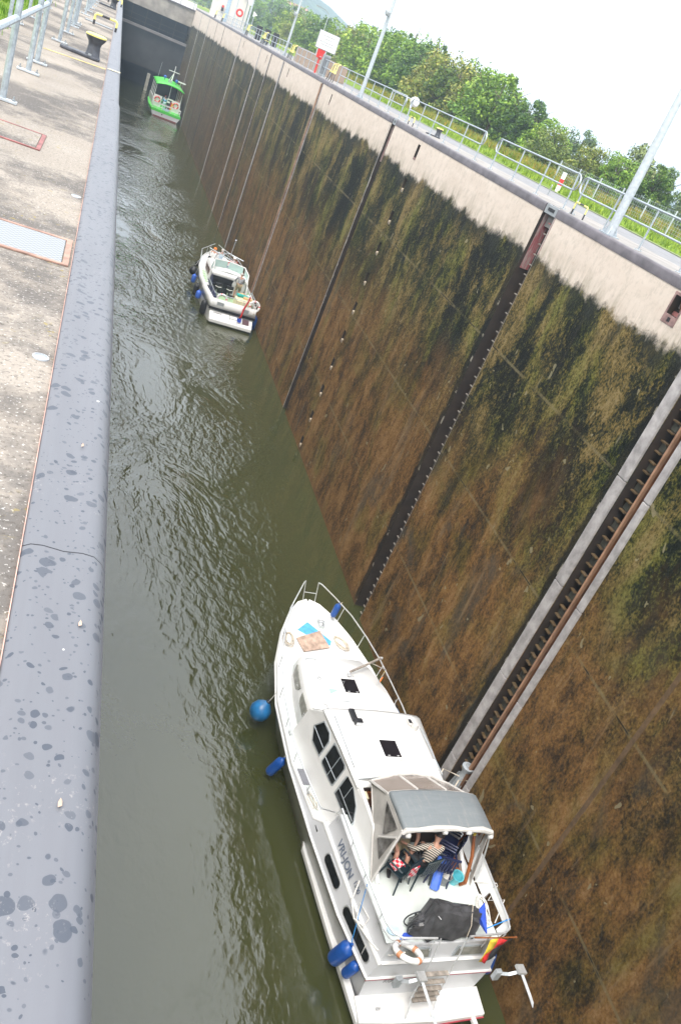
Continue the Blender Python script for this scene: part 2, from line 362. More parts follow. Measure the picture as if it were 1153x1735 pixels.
M_['whitecloth'] = plain('white_cloth', (.75, .75, .74), .8)
M_['bluecloth'] = plain('light_blue_cloth', (.18, .48, .70), .8)
M_['paleblue'] = plain('pale_blue_cloth', (.50, .64, .76), .8)
def _check(name, a, b, sc_, wave=False):
    t = NT(name, .85)
    if wave:
        x = t.n('ShaderNodeTexWave', wave_type='BANDS', bands_direction='DIAGONAL'); x.inputs['Scale'].default_value = sc_; x.inputs['Distortion'].default_value = .8; t.l(t.tc, x.inputs[0]); f = x.outputs['Fac']
    else:
        x = t.n('ShaderNodeTexChecker'); x.inputs['Scale'].default_value = sc_; t.l(t.tc, x.inputs[0]); f = x.outputs['Fac']
    t.col(t.ramp(f, [(.42, a), (.58, b)])); return t.m
M_['stripe'] = _check('dark_and_cream_striped_cloth', (.03, .025, .022), (.62, .56, .48), 9, True)
M_['gingham'] = _check('red_and_white_checked_cloth', (.72, .02, .05), (.70, .60, .60), 13)
M_['asphalt'] = plain('grey_asphalt', (.20, .20, .205), .9, 0, .12, 2.5, bmp=.3)
def _grass():
    t = NT('grass_field', .9, spec=.1); x, y, z = t.xyz()
    g = t.mix(t.noise(1.1, det=5, rough=.7), (.12, .19, .025), (.25, .36, .05))
    g = t.mix(t.ramp(t.noise(14, det=4, rough=.7), [(.4, .5), (.6, 0)]), g, (.07, .12, .02))
    f = t.sstep(t.math('ADD', x, t.math('MULTIPLY', t.math('SUBTRACT', t.noise(.5, det=4), .5), 3)), 23.3, 25)
    o = t.mix(t.ramp(t.noise(3, det=5, rough=.75), [(.42, 0), (.6, 1)]), (.18, .26, .035), (.40, .38, .05))
    o = t.mix(t.ramp(t.noise(1.1, det=4, off=(4, 1, 1)), [(.52, 0), (.62, .7)]), o, (.26, .19, .045))
    o = t.mix(t.sstep(x, 31, 36), o, (.05, .09, .015))
    t.col(t.mix(f, g, o)); t.bump(t.noise(12, det=4), .8, .2); return t.m
M_['grass'] = _grass()
def _hill():
    t = NT('wooded_hill', .95, spec=.05)
    v = t.vor(.12, (1, 1, 1.6))
    c = t.ramp(t.noise(.035, det=6, rough=.75), [(.35, (.018, .045, .012)), (.55, (.045, .09, .02)), (.68, (.09, .14, .03))])
    c = t.mix(t.ramp(v['Distance'], [(.1, 0), (.8, .55)]), c, (.008, .02, .008))
    t.col(c); t.bump(v['Distance'], 1, -4); return t.m
M_['hill'] = _hill()
M_['leafA'] = mat_leaf('bright_leaves', (.08, .16, .018), (.18, .30, .035), (.33, .43, .06))
M_['leafB'] = mat_leaf('dark_leaves', (.035, .09, .016), (.085, .165, .026), (.17, .26, .04))
M_['leafC'] = mat_leaf('olive_leaves', (.10, .14, .025), (.20, .25, .05), (.32, .30, .09))
M_['leafD'] = mat_leaf('grey_green_leaves', (.09, .14, .07), (.16, .23, .11), (.24, .31, .15))
M_['bark'] = plain('bark', (.10, .075, .05), .9, 0, .3, 8)
M_['rustrail'] = plain('rusty_steel', (.17, .065, .025), .7, 0, .35, 4)
M_['cavity'] = plain('dark_recess_lining', (.030, .020, .014), .7, 0, .3, 2)  # near-black brown for groove and niche linings and the wall core
M_['limber'] = plain('pale_weathered_timber', (.36, .34, .33), .8, 0, .22, 4, bmp=.4)
M_['tooth'] = plain('dull_brass_steel', (.13, .085, .04), .6, 0, .35, 6)
M_['rungdull'] = plain('dull_rung_steel', (.20, .18, .15), .7, 0, .3, 8)
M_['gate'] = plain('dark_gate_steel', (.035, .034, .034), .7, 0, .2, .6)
M_['gatetop'] = plain('grey_gate_ledge', (.20, .185, .18), .8, 0, .15, .6)
M_['beam'] = plain('stained_bridge_concrete', (.30, .27, .23), .85, 0, .25, .7)
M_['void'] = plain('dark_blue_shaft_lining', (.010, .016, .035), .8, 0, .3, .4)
M_['green'] = plain('bright_green_paint', (.08, .62, .06), .35, 0, .06, .7)
M_['greendeck'] = plain('pale_green_deck', (.36, .52, .30), .7)
M_['teal'] = plain('teal_cloth', (.03, .38, .34), .8)
M_['cream'] = plain('cream_paint', (.68, .62, .42), .6)
M_['building'] = plain('white_render_wall', (.62, .58, .53), .85, 0, .05, .5)
M_['signwhite'] = plain('white_sign_face', (.80, .80, .78), .5, 0, .02)
M_['graybox'] = plain('grey_cabinet_paint', (.27, .29, .30), .6)
M_['checker'] = _check('aluminium_tread_plate', (.20, .215, .225), (.27, .285, .30), 60)
M_['clear'] = NT('clear_vinyl', .12).m
_b = M_['clear'].node_tree.nodes['Principled BSDF']; _b.inputs['Base Color'].default_value = (.42, .36, .32, 1); _b.inputs['Alpha'].default_value = .62
M_['aqua'] = NT('pale_tinted_screen', .1).m
_b = M_['aqua'].node_tree.nodes['Principled BSDF']; _b.inputs['Base Color'].default_value = (.45, .62, .58, 1); _b.inputs['Alpha'].default_value = .8

#@@STRUCTURE
# ------------------------------------------------------------------ setting: water, ground, hills
b = MB(); b.box(-.5, 14.0, -30, 182, WL-2.5, WL); struct(b.build('water', M_['water']))
b = MB()                                             # ground sheets either side of the lock, and beyond it
b.add([(-3000, -300, -.004), (-1.2, -300, -.004), (-1.2, 3000, -.004), (-3000, 3000, -.004)], [(0, 1, 2, 3)])
b.add([(17.4, -300, -.004), (3000, -300, -.004), (3000, 3000, -.004), (17.4, 3000, -.004)], [(0, 1, 2, 3)])
b.add([(-1.2, 190, -.004), (17.4, 190, -.004), (17.4, 3000, -.004), (-1.2, 3000, -.004)], [(0, 1, 2, 3)])
struct(b.build('grass_ground', M_['grass']))
b = MB(); b.box(-1.25, .06, -8, 190, -.6, 0); q = b.build('quay_pavement', M_['quay']); struct(q)
b = MB(); b.box(12.46, 14.3, -8, 190, -.6, 0); struct(b.build('far_quay_pavement', plain('pale_quay_concrete', (.27, .25, .23), .85, 0, .15, 1.5)))
b = MB(); b.box(14.3, 17.6, -60, 400, -.3, -.02); struct(b.build('asphalt_path', M_['asphalt']))
b = MB(); b.box(17.6, 17.7, -60, 400, -.3, -.0); struct(b.build('path_edge', plain('path_kerb', (.33, .31, .28), .9)))
def ridge(name, pts, depth, seed):                   # pts: (azimuth deg, elevation deg), at a distance
    rnd = random.Random(seed); b = MB(); rings = []; n = 60; dist, fall = depth
    for i in range(n+1):
        a = pts[0][0]+(pts[-1][0]-pts[0][0])*i/n
        for (a0, e0), (a1, e1) in zip(pts, pts[1:]):
            if a0 <= a <= a1: e = e0+(e1-e0)*(a-a0)/(a1-a0); break
        top = CAMH+dist*math.tan(R(e)); ring = []
        for k in range(9):
            f = k/8; d = dist-fall+fall*2*f; h = top*math.sin(math.pi*min(1, max(0, f)))**.8 if 0 < k < 8 else -3
            h += rnd.uniform(-.035, .035)*top*(0 < k < 8)
            ring.append((d*math.sin(R(a)), d*math.cos(R(a)), h))
        rings.append(ring)
    b.loft(rings, closed=False); o = b.build(name, M_['hill'], smooth=180); return struct(o)
ridge('hill', [(-12, 1.6), (-4, 2.2), (2, 2.6), (5, 3.2), (8, 3.3), (10, 2.9), (11.4, 2.45), (12.8, 1.9), (14.5, 1.3), (18, .7), (26, .4), (40, .3)], (1150, 330), 1)
ridge('hill', [(-12, .8), (0, 1.0), (4, 1.3), (6, 1.75), (8, 1.5), (9.5, .95), (11, .7), (14, .4), (22, .2)], (620, 160), 2)

# ------------------------------------------------------------------ chamber walls
def wall_right():
    root = thing('chamber_wall', 'tall mossy concrete lock wall stained green and rust brown, with vertical grooves', 'lock wall')
    slots = [(13.42, 14.17, .55), (22.35, 23.15, .38), (39.15, 39.72, .30), (55.45, 55.85, .18), (70.5, 70.75, .1), (76.6, 76.95, .28), (83.0, 83.3, .1), (98.0, 98.3, .12), (115.3, 115.7, .25), (124.5, 124.8, .15), (136, 136.4, .2), (150, 150.4, .2)]
    niches = {(34.98, 35.30): [-.42-1.36*i for i in range(11)], (15.56, 15.95): [-.34], (67.5, 67.7): [-.5], (82.0-3.2, 82.0-3): [-.5], (52.3, 52.5): [-.5], (95.0, 95.2): [-.5]}
    ys = sorted({-12., 182.} | {v for s in slots for v in s[:2]} | {v for s in niches for v in s})
    b = MB(); ZT, ZB = -.2, WL-2.5; cav = MB()
    for y0, y1 in zip(ys, ys[1:]):
        d = next((s[2] for s in slots if s[0] == y0), 0)
        if d:
            for q in ([(XR, y0), (XR+d, y0)], [(XR+d, y0), (XR+d, y1)], [(XR+d, y1), (XR, y1)]):
                (xa, ya), (xb, yb) = q; cav.add([(xa, ya, ZB), (xb, yb, ZB), (xb, yb, ZT), (xa, ya, ZT)], [(0, 1, 2, 3)])
        elif (y0, y1) in niches:
            zs = niches[(y0, y1)]; z = ZT
            hgt = .55 if (y0 < 20) else .62
            for zt in zs:
                zt = min(zt, ZT-.02); zb = zt-hgt+.12
                b.add([(XR, y0, zt), (XR, y1, zt), (XR, y1, z), (XR, y0, z)], [(0, 1, 2, 3)])
                D = .22
                cav.add([(XR, y0, zb), (XR, y1, zb), (XR, y1, zt), (XR, y0, zt), (XR+D, y0, zb), (XR+D, y1, zb), (XR+D, y1, zt), (XR+D, y0, zt)], [(0, 1, 5, 4), (1, 2, 6, 5), (2, 3, 7, 6), (3, 0, 4, 7), (4, 5, 6, 7)])
                z = zb
            b.add([(XR, y0, ZB), (XR, y1, ZB), (XR, y1, z), (XR, y0, z)], [(0, 1, 2, 3)])
            for k, zt in enumerate(zs):
                zt = min(zt, ZT-.02); zb = zt-hgt+.12; yc = (y0+y1)/2
                if y0 < 30 or k == 0 and y0 > 30:
                    fr = MB(); e = .06
                    if y0 < 30: fr.box(XR-.012, XR+.02, y0-e, y1+e, zb-.20, zb); fr.box(XR-.012, XR+.02, y0-e, y0, zb, zt); fr.box(XR-.012, XR+.02, y1, y1+e, zb, zt); fr.box(XR-.012, XR+.02, y0-e, y1+e, zt, zt+.06)
                    else: fr.box(XR-.01, XR+.02, y0, y1, zb-.10, zb)
                    fo = fr.build('recess_frame', M_['rustframe'], root, bevel=.006)
                    hk = MB(); hk.tube([(XR+.2, yc, zb+.1), (XR+.12, yc, zb+.25), (XR+.06, yc, zb+.4), (XR+.12, yc, zb+.5)], .035, 8); hk.build('mooring_hook', M_['rustrail'], fo, smooth=True)
                    hk = MB(); hk.box(XR+.13, XR+.2, y0+.02, y1-.02, zb, zb+.09); hk.build('mooring_hook', M_['redpaint'], fo)
                    if y0 < 30:
                        hk = MB(); hk.box(XR-.018, XR-.012, yc-.05, yc+.05, zb-.14, zb-.05); hk.build('dark_opening', M_['black'], fo)
                else:
                    fr = MB(); fr.box(XR-.012, XR+.12, y0+.02, y1-.05, zb-.06, zb+.10); fo = fr.build('recess_sill', plain_sill, root, bevel=.02)
                    hk = MB(); hk.box(XR-.02, XR-.012, yc-.05, yc+.03, zb-.05, zb+.03); hk.build('dark_opening', M_['black'], fo)
        else:
            b.add([(XR, y0, ZB), (XR, y1, ZB), (XR, y1, ZT), (XR, y0, ZT)], [(0, 1, 2, 3)])
    b.build('wall_face', M_['wall'], root)
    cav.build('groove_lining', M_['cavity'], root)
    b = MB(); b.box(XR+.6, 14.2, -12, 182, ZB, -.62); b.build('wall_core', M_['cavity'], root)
    # steel edge band with a rounded nose, cut at the ladder shafts
    prof = [(XR+.21, .0), (XR+.21, -.24), (XR-.012, -.24), (XR-.014, -.05), (XR, -.015), (XR+.035, .004)]
    cuts = [-8, 13.42, 14.17, 22.35, 23.15, 39.15, 39.72, 55.6, 70.6, 83.1, 98.1, 115.5, 136, 182]
    for y0, y1 in zip(cuts, cuts[1:]):
        s = MB()
        if (y0, y1) in ((13.42, 14.17), (22.35, 23.15), (39.15, 39.72)):
            s.box(XR+.02, XR+.20, y0+.01, y1-.01, -.26, -.004); e = s.build('edge_plate', M_['graybox'], root, bevel=.01)
            h = MB(); h.box(XR+.012, XR+.02, y0+.2, y1-.2, -.17, -.08); h.build('dark_opening', M_['black'], e)
            h = MB(); h.box(XR+.08, XR+.16, y0+.22, y1-.22, -.004, .004); h.build('dark_opening', M_['black'], e); continue
        s.prism(prof, 'y', y0+.004, y1-.004); s.build('edge_band', M_['dark_coping'], root, smooth=50)
    # groove B: ladder on the right-hand side
    for yc, n, w_ in ((22.47, 48, .14), ):
        L = MB(); L.box(XR+.02, XR+.06, yc-.11, yc-.07, WL-1, -.3); lo = L.build('ladder_rail', M_['limber'], root)
        for i in range(n):
            r_ = MB(); z = -.45-.3*i; r_.box(XR+.0, XR+.04, yc-.05, yc+.09, z-.014, z+.014); r_.build('ladder_rung', M_['rungdull'] if i else M_['redpaint'], lo)
    p = MB(); p.box(XR-.006, XR+.03, 22.27, 22.335, -1.3, -.25); p.build('red_painted_jamb', M_['stain'], root)
    p = MB(); p.box(XR+.1, XR+.37, 23.11, 23.145, -1.9, -.25); p.build('red_painted_jamb', M_['stain'], root)
    p = MB(); p.box(XR+.1, XR+.29, 39.68, 39.715, -1.9, -.25); p.build('red_painted_jamb', M_['stain'], root)
    # groove C: timber fenders, toothed guide and rusty rail
    for y0, y1 in ((14.19, 14.52), (13.20, 13.40)):
        z = WL-1
        while z < -.3:
            z1 = min(z+2.9, -.3); p = MB(); p.box(XR-.07, XR+.02, y0+.004*random.random(), y1, z, z1-.015); p.build('fender_timber', M_['limber'], root, bevel=.02); z = z1
    p = MB(); p.box(XR-.02, XR+.06, 13.60, 13.66, WL-1, -.3); p.build('guide_rail', plain('rust_brown_guide', (.30, .17, .10), .7, 0, .2, 3), root)
    p = MB(); p.box(XR+.06, XR+.4, 13.60, 13.66, WL-1, -.3); p.box(XR+.30, XR+.34, 13.66, 13.88, WL-1, -.3); p.build('guide_rail', M_['rustrail'], root)
    for i in range(56):
        z = -.5-.25*i; p = MB(); p.box(XR+.16, XR+.26, 13.95, 14.165, z-.015, z+.015); p.build('guide_tooth', M_['tooth'], root)
    for i in range(28):
        p = MB(); z = -.62-.5*i; p.box(XR+.22, XR+.27, 13.95, 14.15, z-.09, z+.09); p.build('guide_plate', plain_plate, root)
    for i in range(40):
        z = -.5-.36*i; p = MB(); p.box(XR+.14, XR+.40, 13.43, 13.52, z-.012, z+.012); p.build('guide_tooth', M_['tooth'], root)
    # pipes / slender strips set in the farther grooves
    def strip(y, w_, m, x0=-.03, z0=WL-1, z1=-.3):
        s = MB(); s.box(XR+x0, XR+.04, y-w_/2, y+w_/2, z0, z1); s.build('groove_strip', m, root, bevel=.01)
    P = M_['limber']; pk = plain('pinkish_rust_strip', (.32, .20, .13), .8, 0, .3, 2)
    strip(55.92, .22, pk); strip(55.38, .1, P); strip(70.6, .32, P); strip(70.25, .06, M_['black']); strip(83.15, .34, P); strip(98.1, .34, P); strip(136.2, .3, P); strip(77.1, .09, M_['limber'])
    strip(10.12, .13, plain('brown_joint_strip', (.115, .068, .03), .8, 0, .3, 6), -.004, WL-1, -3.1)
    strip(150.2, .3, P); strip(39.82, .05, P, -.012)
    return root
plain_plate = plain('grey_green_plate', (.06, .06, .045), .7, 0, .3, 6)
plain_sill = plain('worn_pale_sill', (.40, .33, .24), .8, 0, .25, 8)
wall_right()
def wall_left():
    root = thing('chamber_wall', 'near lock wall under the blue-grey steel coping, mostly hidden below the edge', 'lock wall')
    b = MB(); b.box(-.9, .235, -12, 182, WL-2.5, -.62); b.build('wall_face', M_['wall'], root)
    ys = [-6, 1.62, 9.42, 17.3, 25.2, 33, 41, 49, 65, 81, 97, 113, 129, 145, 163]
    cop = thing('quay_coping', 'wide blue-grey steel quay coping speckled with dark spots and droppings', 'coping')
    for i, (y0, y1) in enumerate(zip(ys, ys[1:])):
        dx = (0, 0, -.011, -.011, -.008, -.011)[min(i, 5)]
        pr = [(.058, -.5), (.058, .004), (.075, .014), (.10, .016), (.145, .010), (.185, .014), (.212, .010), (.232, -.006), (.246, -.03), (.252, -.065), (.252, -.61), (.2, -.61)]
        s = MB(); s.prism([(x+dx*(x > .1), z) for x, z in pr], 'y', y0+.002, y1-.002); s.build('coping_segment', M_['coping'], cop, smooth=45)
    s = MB(); s.box(.0555, .0575, -6, 163, -.02, .008); s.build('red_sealant_line', plain('faded_red_edge', (.48, .30, .25), .8, 0, .3, 10), cop)
wall_left()

# ------------------------------------------------------------------ upper gate and bridge at the far end
def far_end():
    Y = 165.
    g = thing('lift_gate', 'dark steel lock gate across the far end of the chamber', 'gate', (0, 0, 0))
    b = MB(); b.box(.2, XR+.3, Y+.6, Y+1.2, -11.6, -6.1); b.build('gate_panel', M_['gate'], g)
    b = MB(); b.box(.2, XR+.28, Y, Y+1.4, -6.1, -5.72); b.build('gate_ledge', M_['gatetop'], g)
    for x in (2.6, 5, 7.4, 9.8): 
        b = MB(); b.box(x, x+.12, Y+1.3, Y+1.5, -5.7, -3); b.build('gate_post', M_['gate'], g)
    for z in (-5.2, -4.4):
        b = MB(); b.box(.3, XR, Y+1.35, Y+1.45, z, z+.1); b.build('gate_rail', M_['gate'], g)
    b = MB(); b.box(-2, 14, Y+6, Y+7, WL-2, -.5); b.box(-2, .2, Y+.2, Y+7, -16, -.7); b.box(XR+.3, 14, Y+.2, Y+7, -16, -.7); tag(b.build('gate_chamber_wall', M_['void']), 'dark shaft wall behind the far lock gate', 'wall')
    br = thing('concrete_bridge', 'stained concrete bridge beam spanning the far end of the lock', 'bridge')
    b = MB(); b.box(-1.1, XR-.02, Y-.2, Y+6, -3.0, -.55); b.build('beam', M_['beam'], br)
    b = MB(); b.box(-1.1, XR, Y-.4, Y+6.2, -.55, -.4); b.build('deck_edge', M_['dark_coping'], br)
    b = MB(); b.box(-1.1, XR, Y-.1, Y+0, -.35, .55); b.build('parapet', M_['signwhite'], br)
    for i in range(6):
        b = MB(); x = .8+2.2*i; b.box(x, x+.08, Y-.16, Y-.102, -.4, .7); b.build('rail_post', M_['graybox'], br)
    b = MB(); b.tube([(-1, Y-.1, .72), (XR, Y-.1, .72)], .04); b.build('handrail', M_['galv'], br)
    p = MB(); p.box(7.25, 7.75, 163.6, 164, WL-1, WL+2.7); tag(p.build('guide_post', plain('pale_weathered_post', (.46, .44, .37), .8, 0, .15, 2), bevel=.03), 'pale square post standing in the water before the far gate', 'post')
    h = thing('control_building', 'white control tower building beside the far end of the lock', 'building', (0, 0, 0))
    b = MB(); b.box(13.1, 17.4, 140, 150, 0, 9); b.build('wall', M_['building'], h)
    b = MB(); b.box(14.25, 14.75, 139.9, 139.998, 0, 9); b.build('glazed_strip', plain('blue_grey_glazing', (.35, .45, .55), .3), h)
    b = MB(); b.box(16.9, 17.0, 139.93, 139.998, 0, 9); b.build('downpipe', M_['graybox'], h)
    b = MB(); b.box(16.2, 17.6, 139.6, 150.2, 4.2, 4.7); b.build('blue_fascia', M_['crate'], h)
    b = MB(); b.box(13.65, 13.95, 139.7, 139.99, 1.15, 1.75); b.build('signal_box', M_['black'], h)
    b = MB(); b.lathe([(0, 0), (.16, 0), (.16, .12), (0, .14)], (13.8, 139.68, 1.75), 12, 'y'); b.build('red_signal_lens', M_['red'], h)
far_end()
#@@END_STRUCTURE

#@@QUAYS
# ------------------------------------------------------------------ near quay furniture
def railing(name, label, x, ys, h=1.02, r=.024, loops=(), mid=.56, group='railings', dirx=0):
    t = thing(name, label, 'railing', (x, ys[0], 0), 0, group)
    L = ys[-1]-ys[0]
    def end(y, s): return
    for z, nm in ((h, 'top_rail'), (mid, 'middle_rail')):
        b = MB(); b.tube([(0, 0, z), (0, L, z)], r, 8); b.build(nm, M_['galv'], t, smooth=True)
    for k, y in enumerate(ys):
        yy = y-ys[0]; b = MB(); b.tube([(0, yy, .02), (0, yy, h-.01)], r, 8); p = b.build('post', M_['galv'], t, smooth=True)
        b = MB(); b.box(-.10, .10, yy-.03, yy+.03, .003, .022); b.build('foot_plate', M_['galv2'], p, bevel=.003)
        for s in (-1, 1): b = MB(); b.lathe([(.013, .022), (.013, .034), (.006, .035), (.006, .055), (0, .056)], (s*.075, yy, 0), 6); b.build('anchor_bolt', M_['graybox'], p)
    for (y, s) in loops:                              # D-shaped closed ends
        yy = y-ys[0]; c = (h+mid)/2; rr = (h-mid)/2; b = MB()
        b.tube([(0, yy, h)]+arc((0, yy+s*.06, c), rr, 90, 90-180*s, 10)+[(0, yy, mid)], r, 8); b.build('loop_end', M_['galv'], t, smooth=True)
    return t
GL = 'galvanised railings on the near quay'
railing('steel_railing', 'nearest galvanised railing on the near quay, its mid rail entering at the left edge', -.61, [5.3, 7.2, 9.2, 10.15], loops=[(10.1, 1)], group=GL)
railing('steel_railing', 'galvanised railing on the near quay standing beside the nearest yellow-topped bollard', -.58, [13.3, 15.2, 16.9, 17.5, 18.0], loops=[(18, 1)], group=GL)
railing('steel_railing', 'galvanised railing on the near quay beyond the striped ladder hoop', -.55, [21.6, 23.4, 25.2, 27, 28.8, 30.6], group=GL)
railing('steel_railing', 'farthest galvanised railing visible at the top of the near quay', -.55, [34, 36, 38, 40, 42, 44], group=GL)
railing('steel_railing', 'second row galvanised railing at the grass edge of the near quay', -1.16, [10.9, 12.7, 13.6, 15.4, 17.2, 19], group=GL)

def bollard(loc, label, k=1.0, group='yellow-topped bollards'):
    t = thing('mooring_bollard', label, 'bollard', loc, 0, group)
    b = MB(); pl = [(-.40, -.05), (-.37, -.09), (.0, -.13), (.07, -.12), (.10, -.06), (.10, .06), (.07, .12), (0, .13), (-.37, .09), (-.40, .05)]
    b.prism([(x*k, y*k) for x, y in pl], 'z', .004, .04*k); q = b.build('base_plate', M_['black_paint'] if 0 else plain_bol, t, bevel=.008)
    for x, y in ((-.33, 0), (-.03, -.09), (-.03, .09)):
        c = MB(); c.lathe([(.022*k, 0), (.022*k, .02), (0, .022)], (x*k, y*k, .04*k), 6); c.build('bolt', M_['graybox'], q)
    b = MB(); b.lathe([(.095*k, .03), (.085*k, .08), (.075*k, .16), (.085*k, .20), (.12*k, .245), (.128*k, .27)], n=24); b.build('shaft', plain_bol, t, smooth=60)
    b = MB(); b.lathe([(.128*k, .27), (.13*k, .285), (.11*k, .297), (0, .302)], n=24); b.build('cap', M_['yellow'], t, smooth=60)
    return t
plain_bol = plain('dark_grey_cast_iron', (.075, .08, .095), .5, .2, .25, 14)
bo = bollard((-.14, 12.75, 0), 'nearest yellow-topped black mooring bollard on the near quay')
dup(bo, (-.06, 30, 0), 'second yellow-topped mooring bollard along the near quay', group='yellow-topped bollards')
dup(bo, (13.55, 37.2, 0), 'yellow-topped bollard across the lock, between the railing and the dark wall edge', group='yellow-topped bollards').scale = (1.3, 1.3, 1.3)
dup(bo, (13.2, 88, 0), 'distant yellow-topped bollard beside the far quay railing', group='yellow-topped bollards').scale = (1.3, 1.3, 1.3)

def hoop(name, label, loc, w_, h, along='x', group='ladder hoops', mode=0):
    t = thing(name, label, 'hoop', loc, 0, group)
    pts = [(0, 0, 0), (0, 0, h*.45), (0, 0, h-.03), (.03, 0, h), (w_*.3, 0, h), (w_*.65, 0, h), (w_-.03, 0, h), (w_, 0, h-.03), (w_, 0, h*.45), (w_, 0, 0)]
    if along == 'y': pts = [(p[1], p[0], p[2]) for p in pts]
    if mode == 1: pts = [(p[0]-.25*(i in (2, 3, 4, 5, 6, 7)), p[1], p[2]) for i, p in enumerate(pts)]
    seg = [(0, 1, 'black_paint'), (1, 4, 'yellow'), (4, 5, 'black_paint'), (5, 8, 'yellow'), (8, 9, 'black_paint')]
    for a, c, mt in seg:
        b = MB(); b.tube(pts[a:c+1], .022, 8); b.build('tube_black' if mt[0] == 'b' else 'tube_yellow', M_[mt], t, smooth=True)
    return t
hp = hoop('ladder_hoop', 'yellow and black striped ladder hoop across the near quay, behind the first bollard', (-.32, 19.7, 0), .42, .20)
b = MB(); b.box(-.5, .04, 20.05, 20.35, .003, .02)
tag(b.build('step_grating', M_['checker']), 'narrow metal grating on the near quay behind the striped hoop', 'grating')
hoop('ladder_hoop', 'second yellow and black striped hoop farther up the near quay', (-.25, 33.5, 0), .42, .22)
for y, lab in ((21.6, 'low striped ladder hoop at the nearest ladder shaft of the far wall, right of it'), (38.0, 'low striped ladder hoop above the second ladder shaft of the far wall')):
    h1 = hoop('ladder_hoop', lab, (12.62, y, 0), .7, .34, 'y')
def hoop_cluster(y, lab):
    t = thing('ladder_guard', lab, 'ladder guard', (12.55, y, 0), 0, 'yellow and black ladder guards')
    for dy in (-.9, -.35, .35, .9):
        for i, (a, c) in enumerate(((0, .5), (.5, 1))):
            b = MB(); b.tube([(.0+.1*a, dy+.35*a*(1 if dy < 0 else -1), .95*a), (.1*c, dy+.35*c*(1 if dy < 0 else -1), .95*c)], .026, 6); b.build('tube_black' if i == 0 else 'tube_yellow', M_['black_paint' if i == 0 else 'yellow'], t)
    b = MB(); b.tube([(.1, -.55, .95), (.3, -.3, 1.05), (.3, .3, 1.05), (.1, .55, .95)], .026, 6); b.build('hand_grip', M_['yellow'], t)
    b = MB(); b.tube([(.0, -.7, .5), (.2, 0, .62), (.0, .7, .5)], .026, 6); b.build('hand_grip', M_['yellow'], t)
    return t
hoop_cluster(55.6, 'yellow and black ladder guard just right of the white sign on the far quay')
hoop_cluster(70.8, 'yellow and black ladder guard left of the sign, second from the white sign')
hoop_cluster(86, 'yellow and black ladder guard in the middle distance of the far quay')
hoop_cluster(98, 'yellow and black ladder guard before the distant pair')
hoop_cluster(124, 'bright yellow ladder guard nearest the white control building')
hoop_cluster(134, 'bright yellow ladder guard farthest away beside the control building')

def floor_cover(name, lab, x0, x1, y0, y1, m1, frame):
    t = thing(name, lab, 'cover', ((x0+x1)/2, (y0+y1)/2, 0)); a, c = (x1-x0)/2, (y1-y0)/2
    b = MB(); b.box(-a, a, -c, -c+.022, .002, .008); b.box(-a, a, c-.022, c, .002, .008); b.box(a-.025, a, -c+.022, c-.022, .002, .008); b.box(-a, -a+.025, -c+.022, c-.022, .002, .008); b.build('frame', frame, t)
    b = MB(); b.box(-a+.03, a-.03, -c+.026, c-.026, .001, .006); b.build('lid', m1, t); return t
floor_cover('service_cover', 'pale tread plate cover with rusty frame on the near quay beside the coping', -1.0, .045, 3.70, 4.10, M_['checker'], plain('rusty_frame', (.36, .22, .17), .8, 0, .3, 12))
floor_cover('inspection_hatch', 'concrete inspection hatch outlined in flaking red paint on the near quay', -1.1, -.24, 5.86, 6.42, M_['quay'], M_['redpaint'])
for y, x, lab in ((2.68, .015, 'nearer round pipe cap set in the near quay by the coping'), (5.0, .02, 'smaller farther round pipe cap beyond the tread plate cover')):
    t = thing('pipe_cap', lab, 'pipe cap', (x, y, 0)); b = MB(); b.lathe([(.026, 0), (.026, .005), (.021, .006), (.021, .0035), (0, .003)], n=24); b.build('ring', M_['galv2'], t, smooth=30)
    b = MB(); b.lathe([(.0205, .0036), (0, .0045)], n=20); b.build('lid', plain('grey_cap', (.30, .32, .33), .6), t)
b = MB(); b.add([(-.67, 11.78, .0035), (.05, 12.12, .0035), (.05, 12.2, .0035), (-.67, 11.86, .0035)], [(0, 1, 2, 3)]); struct(b.build('yellow_line_marking', plain('worn_yellow_line', (.62, .48, .18), .8, 0, .3, 9)))
b = MB(); b.add([(.07, 12.14, .02), (.23, 12.2, .02), (.23, 12.28, .02), (.07, 12.22, .02)], [(0, 1, 2, 3)]); struct(b.build('yellow_line_marking', plain('cream_line', (.72, .64, .42), .8, 0, .2, 9)))
rnd = random.Random(3)                                # leaves and pebbles on the coping
for x, y, lab in ((.178, .93, 'small dry leaf lying on the coping in the lower part'), (.19, 1.37, 'tiny pale leaf by the rounded coping lip'), (.165, 2.12, 'curled pale leaf on the coping mid way')):
    b = MB(); z = .017
    b.add([(x-.003, y-.006, z), (x+.003, y-.005, z+.003), (x+.003, y+.005, z+.002), (x, y+.009, z+.004), (x-.003, y+.004, z)], [(0, 1, 2, 3, 4)])
    tag(b.build('fallen_leaf', M_['board'], solid=.001), lab, 'leaf')
